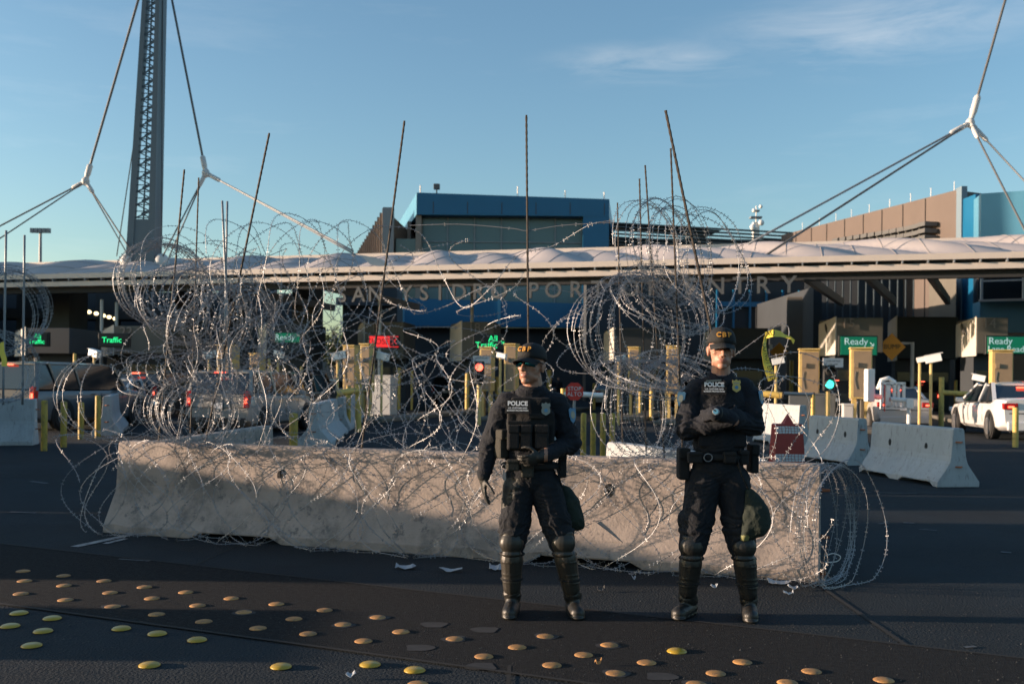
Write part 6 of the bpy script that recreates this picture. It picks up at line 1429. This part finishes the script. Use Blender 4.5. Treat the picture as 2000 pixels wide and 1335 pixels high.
remesh('body', b, of1, ['uniform_navy', 'skin_tan', 'uniform_pants', 'glove', 'boot_black', 'lip', 'brow', 'stubble', 'hair_brown'], .0052, 3, cls1,
       disp=(lambda ff: (lambda p: 0 if ((p - hc).length < .16 or p.z < .12 or (p - wL).length < .19 and p.z < wL.z or (p - wR).length < .16 and p.x < wR.x + .02 and p.y < Y1 - .14) else ff(p)))(folds([(eL, .16, 1.6), (eR, .16, 1.6), (kL.lerp(hL, .25), .16, 1.7), (kR.lerp(hR, .25), .16, 1.7), (hL, .14, 1.0), (hR, .14, 1.0)])))
capmesh(of1, hc + V(0, 0, .006), HM, 1.10, R(-3))
# sunglasses
sg = None
b = MB()
for sx in (-1, 1):
    b = MB(); pts = []
    for j in range(2):
        for i in range(9): t = i / 8; x = sx * (.008 + .058 * t); y = -.093 + .030 * (t ** 2.0) ; z = (.017 if j else -.014 + .006 * (1 - t) ** 2 - .004 * t) + .005; pts.append(hc + HM @ (V(x, y, z) * 1.08))
    b.add(pts, [(i, i + 1, 10 + i, 9 + i) for i in range(8)]); ln_ = b.build('sunglass_lens', 'mirror_lens', of1, smooth=True, fixn=False); m_ = ln_.modifiers.new('s', 'SOLIDIFY'); m_.thickness = .002
    b = MB(); b.tube([hc + HM @ (V(sx * .008, -.094, .024) * 1.08), hc + HM @ (V(sx * .04, -.085, .0245) * 1.08), hc + HM @ (V(sx * .068, -.062, .022) * 1.08), hc + HM @ (V(sx * .077, -.03, .018) * 1.08), hc + HM @ (V(sx * .079, .02, .012) * 1.08)], [.003, .003, .0045, .004, .003], 6); b.build('sunglass_frame', 'rubber_black', of1, smooth=True)
# vest
b = MB(); b.ell(O(1036, 826, -.02), (.165, .140, .165)); b.box(O(1036, 840, -.015), (.30, .23, .24)); b.box(O(1036, 800, -.03), (.25, .20, .16)); b.cap(O(1004, 770, .0), O(1006, 800, -.10), .030, .03); b.cap(O(1069, 770, .0), O(1067, 800, -.10), .030, .03)
remesh('tactical_vest', b, of1, ['vest_black'], .008, 6, disp=lambda p: .003 * noise.noise(p * 25))
fy = -.158
for px_, w_, h_, nm in ((1003, .072, .15, 0), (1028, .072, .15, 0), (1058, .085, .15, 1)):
    pouch(of1, O(px_, 853, fy - .005), (w_, .055, h_), snap=False)
pouch(of1, O(1048, 812, fy - .002), (.10, .02, .03), flap=False, name='webbing'); pouch(of1, O(1012, 825, fy), (.13, .02, .022), flap=False, name='webbing')
pouch(of1, O(975, 866, -.03), (.065, .15, .18), 'pouch_olive', 'side_pouch', snap=True, MM=Matrix.Rotation(R(30), 3, 'Z'))
pouch(of1, O(1098, 905, .02), (.05, .14, .17), 'vest_black', 'holster')
pouch(of1, O(1002, 908, -.16), (.08, .055, .07), 'pouch_olive', 'belt_pouch'); pouch(of1, O(1030, 918, -.15), (.08, .05, .09), 'pouch_olive', 'belt_pouch')
b = MB(); b.tube([O(1036, 908) + V(.17 * math.cos(a), .135 * math.sin(a), 0) for a in [2 * math.pi * i / 28 for i in range(29)]], .020, 8); b.build('duty_belt', 'vest_black', of1, smooth=True)
b = MB(); q = O(984, 912, -.14); b.tube([q + V(.014 * math.cos(a), 0, .018 * math.sin(a)) for a in [2 * math.pi * i / 12 for i in range(13)]], .0025, 6); b.box(q + V(0, 0, -.05), (.010, .004, .06)); b.box(q + V(.010, -.004, -.055), (.008, .003, .05)); b.build('key_ring', 'galv', of1)
patch_police(of1, O(1011, 794, -.172), (1, -.10, 0), (0, .10, 1), .145)
badge(of1, O(1066, 798, -.165), (1, .18, 0), (0, .1, 1), 'badge_grey', .95)
# shoulder patch on the sleeve
def sleeve_patch(parent, c, out, s=.04, m='patch_blue'):
    out = Vector(out).normalized(); rt = V(0, 0, 1).cross(out).normalized(); up = out.cross(rt); b = MB()
    o_ = [(-1, .8), (-.5, 1.0), (0, .9), (.5, 1.0), (1, .8), (.9, -.2), (.5, -.9), (0, -1.2), (-.5, -.9), (-.9, -.2)]; cc = [rt * x * s * .9 + up * z * s for x, z in o_]
    b.prism(cc, c, c + out * .004); pt = b.build('shoulder_patch', m, parent); b = MB(); b.prism([rt * .55 * s * math.cos(a) + up * .55 * s * math.sin(a) for a in [2 * math.pi * i / 16 for i in range(16)]], c + out * .0035, c + out * .0055); b.build('patch_seal', 'patch_white' if m == 'x' else 'badge_grey', pt)
sleeve_patch(of1, sR + V(.072, -.045, -.02), (.85, -.6, .1), .045)
for k_, a_, fw in ((kL, aL, (-.1, -1, 0)), (kR, aR, (.15, -1, 0))): leg_guard(of1, k_, a_, fw)
# collar
b = MB(); b.tube([O(1040, 757) + V(.072 * math.cos(a), .066 * math.sin(a) - .0, .012 * math.sin(a)) for a in [2 * math.pi * i / 24 for i in range(25)]], .017, 8); b.build('collar', 'uniform_navy', of1, smooth=True)
bag('dark green drawstring bag hanging behind the left thigh of the sunglassed officer', [(1103, 958, .045), (1112, 985, .075), (1120, 1012, .072), (1130, 1022, .045), (1100, 1020, .07), (1095, 990, .06), (1138, 1027, .02)], Y1 + .05, .6, None)
# ------------------------------------------------------------------ officer with crossed arms
Y2 = 6.36
def O(x, y, dy=0.0): return P(x, y, Y2 + dy)
of2 = empty('person', V(O(1400, 1200).x, Y2, 0), 'officer with crossed arms, bare face under a black cap, plain navy uniform and wristwatch', 'person')
hc2 = O(1409, 683, -.03); HM2 = Matrix.Rotation(R(-4), 3, 'Z') @ Matrix.Rotation(R(2), 3, 'X') @ Matrix.Rotation(R(2), 3, 'Y')
b = MB(); head_prims(b, hc2, HM2, 1.04)
b.cap(hc2 + V(0, .02, -.07), O(1408, 738, .01), .057, .064); b.ell(O(1408, 744, .01), (.125, .08, .045)); b.cap(O(1362, 761, .01), O(1452, 759, .01), .072, .072)
b.ell(O(1406, 795), (.185, .128, .20)); b.ell(O(1404, 862), (.166, .130, .15)); b.ell(O(1402, 915), (.165, .128, .13))
sL, eL, wL = O(1351, 778), O(1343, 836, -.07), O(1428, 819, -.235); sR, eR, wR = O(1462, 775), O(1469, 830, -.07), O(1396, 806, -.275)
b.cap(sL, eL, .078, .070); b.cap(eL, wL, .066, .046); b.ell(eL, (.072, .075, .066)); b.ell(sL, (.078, .08, .07))
b.cap(sR, eR, .078, .070); b.cap(eR, wR, .066, .044); b.ell(eR, (.072, .075, .066)); b.ell(sR, (.078, .08, .07))
b.ell(eL.lerp(wL, .45), (.075, .062, .066)); b.ell(eR.lerp(wR, .5), (.075, .060, .066)); b.ell(eL.lerp(sL, .3), (.078, .08, .08)); b.ell(eR.lerp(sR, .3), (.078, .08, .08))
hand(b, wR + V(-.002, .010, -.004), (-.62, .95, -.15), (-.1, -1, .25), (.3, .1, 1), curl=.35, s=.98)
hand(b, wL + V(.006, .01, .0), (.8, .85, .0), (.1, -1, .1), (0, -.2, 1), curl=.4, s=.98)
hL, kL, aL = O(1375, 940), O(1353, 1066, -.02), O(1342, 1166, .01); hR, kR, aR = O(1430, 940), O(1449, 1066, -.02), O(1462, 1170, .0)
for h_, k_, a_ in ((hL, kL, aL), (hR, kR, aR)):
    b.cap(h_, k_, .116, .088, 1.0, 1.05); b.cap(k_, a_, .072, .054); m_ = h_.lerp(k_, .58); b.ell(m_, (.112, .105, .09)); b.ell(h_.lerp(k_, .76), (.108, .105, .04))
b.ell(O(1335, 1014), (.035, .05, .06))
boot(b, aL, O(1347, 1195, .05), O(1326, 1200, -.09)); boot(b, aR, O(1463, 1195, .04), O(1466, 1202, -.14))
hcls2 = head_class(hc2, HM2, 1.04, 1, 4, 5, 5, lambda q, base: (6 if (q.z > -.03 and q.z < .06 and q.y > .010 and abs(q.x) < .074) else base))
def cls2(p):
    if (p - hc2).length < .165 and p.z > O(1408, 728).z - max(0, -(p.y - hc2.y - .0)) * .55 - .01: return hcls2(p)
    if (p - O(1408, 742, -.05)).length < .045: return 7
    if (p - wR).length < .034 and p.x < wR.x - .008 and p.y < Y2 - .19 and abs(p.z - wR.z) < .04: return 1
    if (p - O(1435, 824, -.24)).length < .030: return 1
    if p.z < .17: return 3
    if p.z < O(0, 890).z: return 2
    return 0
ff2 = folds([(eL, .2, 1.9), (eR, .2, 1.9), (kL.lerp(hL, .25), .16, 1.7), (kR.lerp(hR, .25), .16, 1.7), (hL, .14, 1.0), (hR, .14, 1.0)])
remesh('body', b, of2, ['uniform_navy', 'skin', 'uniform_pants', 'boot_black', 'lip', 'brow', 'hair_brown', 'shirt_grey'], .0052, 3, cls2,
       disp=lambda p: 0 if ((p - hc2).length < .165 or p.z < .12 or cls2(p) == 1) else ff2(p))
capmesh(of2, hc2 + V(0, 0, .006), HM2, 1.09, R(-2))
b = MB(); b.cap(O(1406, 775, -.01), O(1404, 868, -.0), .135, .135, 1.15, .86); b.box(O(1405, 840, -.0), (.30, .235, .20)); vb = remesh('body_armour', b, of2, ['uniform_navy'], .008, 8, disp=lambda p: .003 * noise.noise(p * 12))
b = MB(); c_ = O(1408, 731, .01)
b.tube([c_ + V(.070 * math.cos(a), .064 * math.sin(a), .016 * math.sin(a) + (-.012 if math.sin(a) < -.8 else 0)) for a in [2 * math.pi * i / 24 for i in range(25)]], .016, 8); b.build('collar', 'uniform_navy', of2, smooth=True)
for sx in (-1, 1): b = MB(); b.add([O(1408 + sx * 4, 741, -.10), O(1408 + sx * 21, 727, -.05), O(1408 + sx * 24, 742, -.095), O(1408 + sx * 12, 752, -.115)], [(0, 1, 2, 3)]); o_ = b.build('collar_flap', 'uniform_navy', of2, fixn=False); s_ = o_.modifiers.new('s', 'SOLIDIFY'); s_.thickness = .005
patch_police(of2, O(1395, 757, -.150), (1, -.08, 0), (0, .12, 1), .140); badge(of2, O(1438, 753, -.140), (1, .2, 0), (0, .12, 1), 'badge_gold', .95)
b = MB(); q = O(1394, 743, -.145); b.box(q, (.095, .003, .011), M3=Matrix.Rotation(R(-4), 3, 'Y')); b.build('name_strip', 'badge_grey', of2)
sleeve_patch(of2, sL + V(-.072, -.035, .0), (-.9, -.5, .15), .045); sleeve_patch(of2, sR + V(.070, -.038, -.0), (.9, -.55, .15), .045)
b = MB(); d_ = (wR - eR).normalized(); c_ = wR - d_ * .012; u_ = d_.orthogonal().normalized(); w2 = d_.cross(u_); b.tube([c_ + (u_ * math.cos(a) + w2 * math.sin(a)) * .043 for a in [2 * math.pi * i / 20 for i in range(21)]], .009, 6)
wt_ = b.build('watch_strap', 'rubber_black', of2, smooth=True); nn = V(-.25, -1, .25).normalized(); q = c_ + nn * .043; qm = nn.to_track_quat('Z', 'Y').to_matrix()
b = MB(); b.lathe(q, [(.021, -.004), (.023, .004), (.019, .009)], 20, qm); b.build('watch_case', 'steel_grey', wt_); b = MB(); b.lathe(q, [(.016, .0085), (.016, .0100)], 20, qm); b.build('watch_dial', 'blue_panel_light', wt_)
b = MB(); b.tube([O(1402, 890) + V(.172 * math.cos(a), .138 * math.sin(a), 0) for a in [2 * math.pi * i / 28 for i in range(29)]], .022, 8); b.build('duty_belt', 'vest_black', of2, smooth=True)
b = MB(); q = O(1383, 893, -.155); b.tube([q + V(.026 * math.cos(a), 0, .024 * math.sin(a)) for a in [2 * math.pi * i / 16 for i in range(17)]], .003, 6); b.build('belt_ring', 'galv', of2, smooth=True)
pouch(of2, O(1334, 905, .0), (.07, .12, .20), 'vest_black', 'holster'); pouch(of2, O(1357, 893, -.13), (.09, .06, .07)); pouch(of2, O(1425, 893, -.14), (.08, .05, .07)); pouch(of2, O(1452, 893, -.10), (.06, .06, .09)); pouch(of2, O(1470, 895, .02), (.05, .14, .18), 'vest_black', 'radio_pouch')
for k_, a_, fw in ((kL, aL, (-.25, -1, 0)), (kR, aR, (.05, -1, 0))): leg_guard(of2, k_, a_, fw, 'boot_black')
def lab2(p):
    q = P(1452, 1050, p.y); return 1 if abs(p.x - q.x) < .035 and abs(p.z - q.z) < .018 else 0
bag('dark green drawstring bag with a yellowish tab at the thigh of the crossed-armed officer', [(1462, 960, .03), (1472, 975, .05), (1480, 1000, .075), (1482, 1025, .075), (1465, 1030, .065), (1452, 1048, .035), (1492, 1018, .05)], Y2 - .10, .6, None, lab2)
for (o_, pts) in ((of1, [(1085, 905, -.02), (1092, 930, -.06), (1098, 955, -.03)]), (of2, [(1440, 895, -.14), (1448, 925, -.17), (1462, 955, -.16)])):
    yy = Y1 if o_ is of1 else Y2; b = MB(); b.tube([P(x, y, yy + d) for x, y, d in pts], .006, 6); b.build('bag_strap', 'vest_black', o_, smooth=True)
# two bystanders far inside the centre lane
for (px, Yp, m1, m2, lab_, sd_) in ((1077, 70, 'uniform_navy', 'steel_grey', 'tiny far bystander in dark clothes just right of the sunglassed officer', 1), (1091, 71, 'vest_black', 'uniform_pants', 'tiny far bystander in black, the right one of the pair beyond the officer', 2)):
    q = P(px, 760, Yp); q.z = 0; ro_ = empty('person', q, lab_, 'person', 'bystanders far inside the centre lane'); b = MB()
    b.ell(q + V(0, 0, 1.62), (.085, .10, .125)); b.cap(q + V(0, 0, 1.38), q + V(0, 0, 1.55), .06, .055); b.ell(q + V(0, 0, 1.22), (.2, .13, .25)); b.ell(q + V(0, 0, .98), (.17, .13, .14))
    for sx in (-1, 1):
        b.cap(q + V(sx * .2, 0, 1.38), q + V(sx * .26, .02, 1.1), .06, .05); b.cap(q + V(sx * .26, .02, 1.1), q + V(sx * .2, -.1, .9), .045, .035); b.ell(q + V(sx * .19, -.12, .85), (.035, .03, .06)); b.cap(q + V(sx * .09, 0, .95), q + V(sx * .11, 0, .5), .085, .06); b.cap(q + V(sx * .11, 0, .5), q + V(sx * .12, .02, .08), .055, .04); b.cap(q + V(sx * .12, .03, .05), q + V(sx * .13, -.12, .04), .045, .04)
    remesh('body', b, ro_, [m1, 'skin', m2, 'rubber_black'], .02, 3, lambda p: 1 if p.z > 1.5 or (p.z < .9 and p.z > .78 and abs(p.x - q.x) > .16) else (2 if p.z < 1.0 else 0))
    b = MB(); b.ell(q + V(0, .02, 1.66), (.09, .105, .10)); b.build('hair', 'hair_brown', ro_, smooth=True)
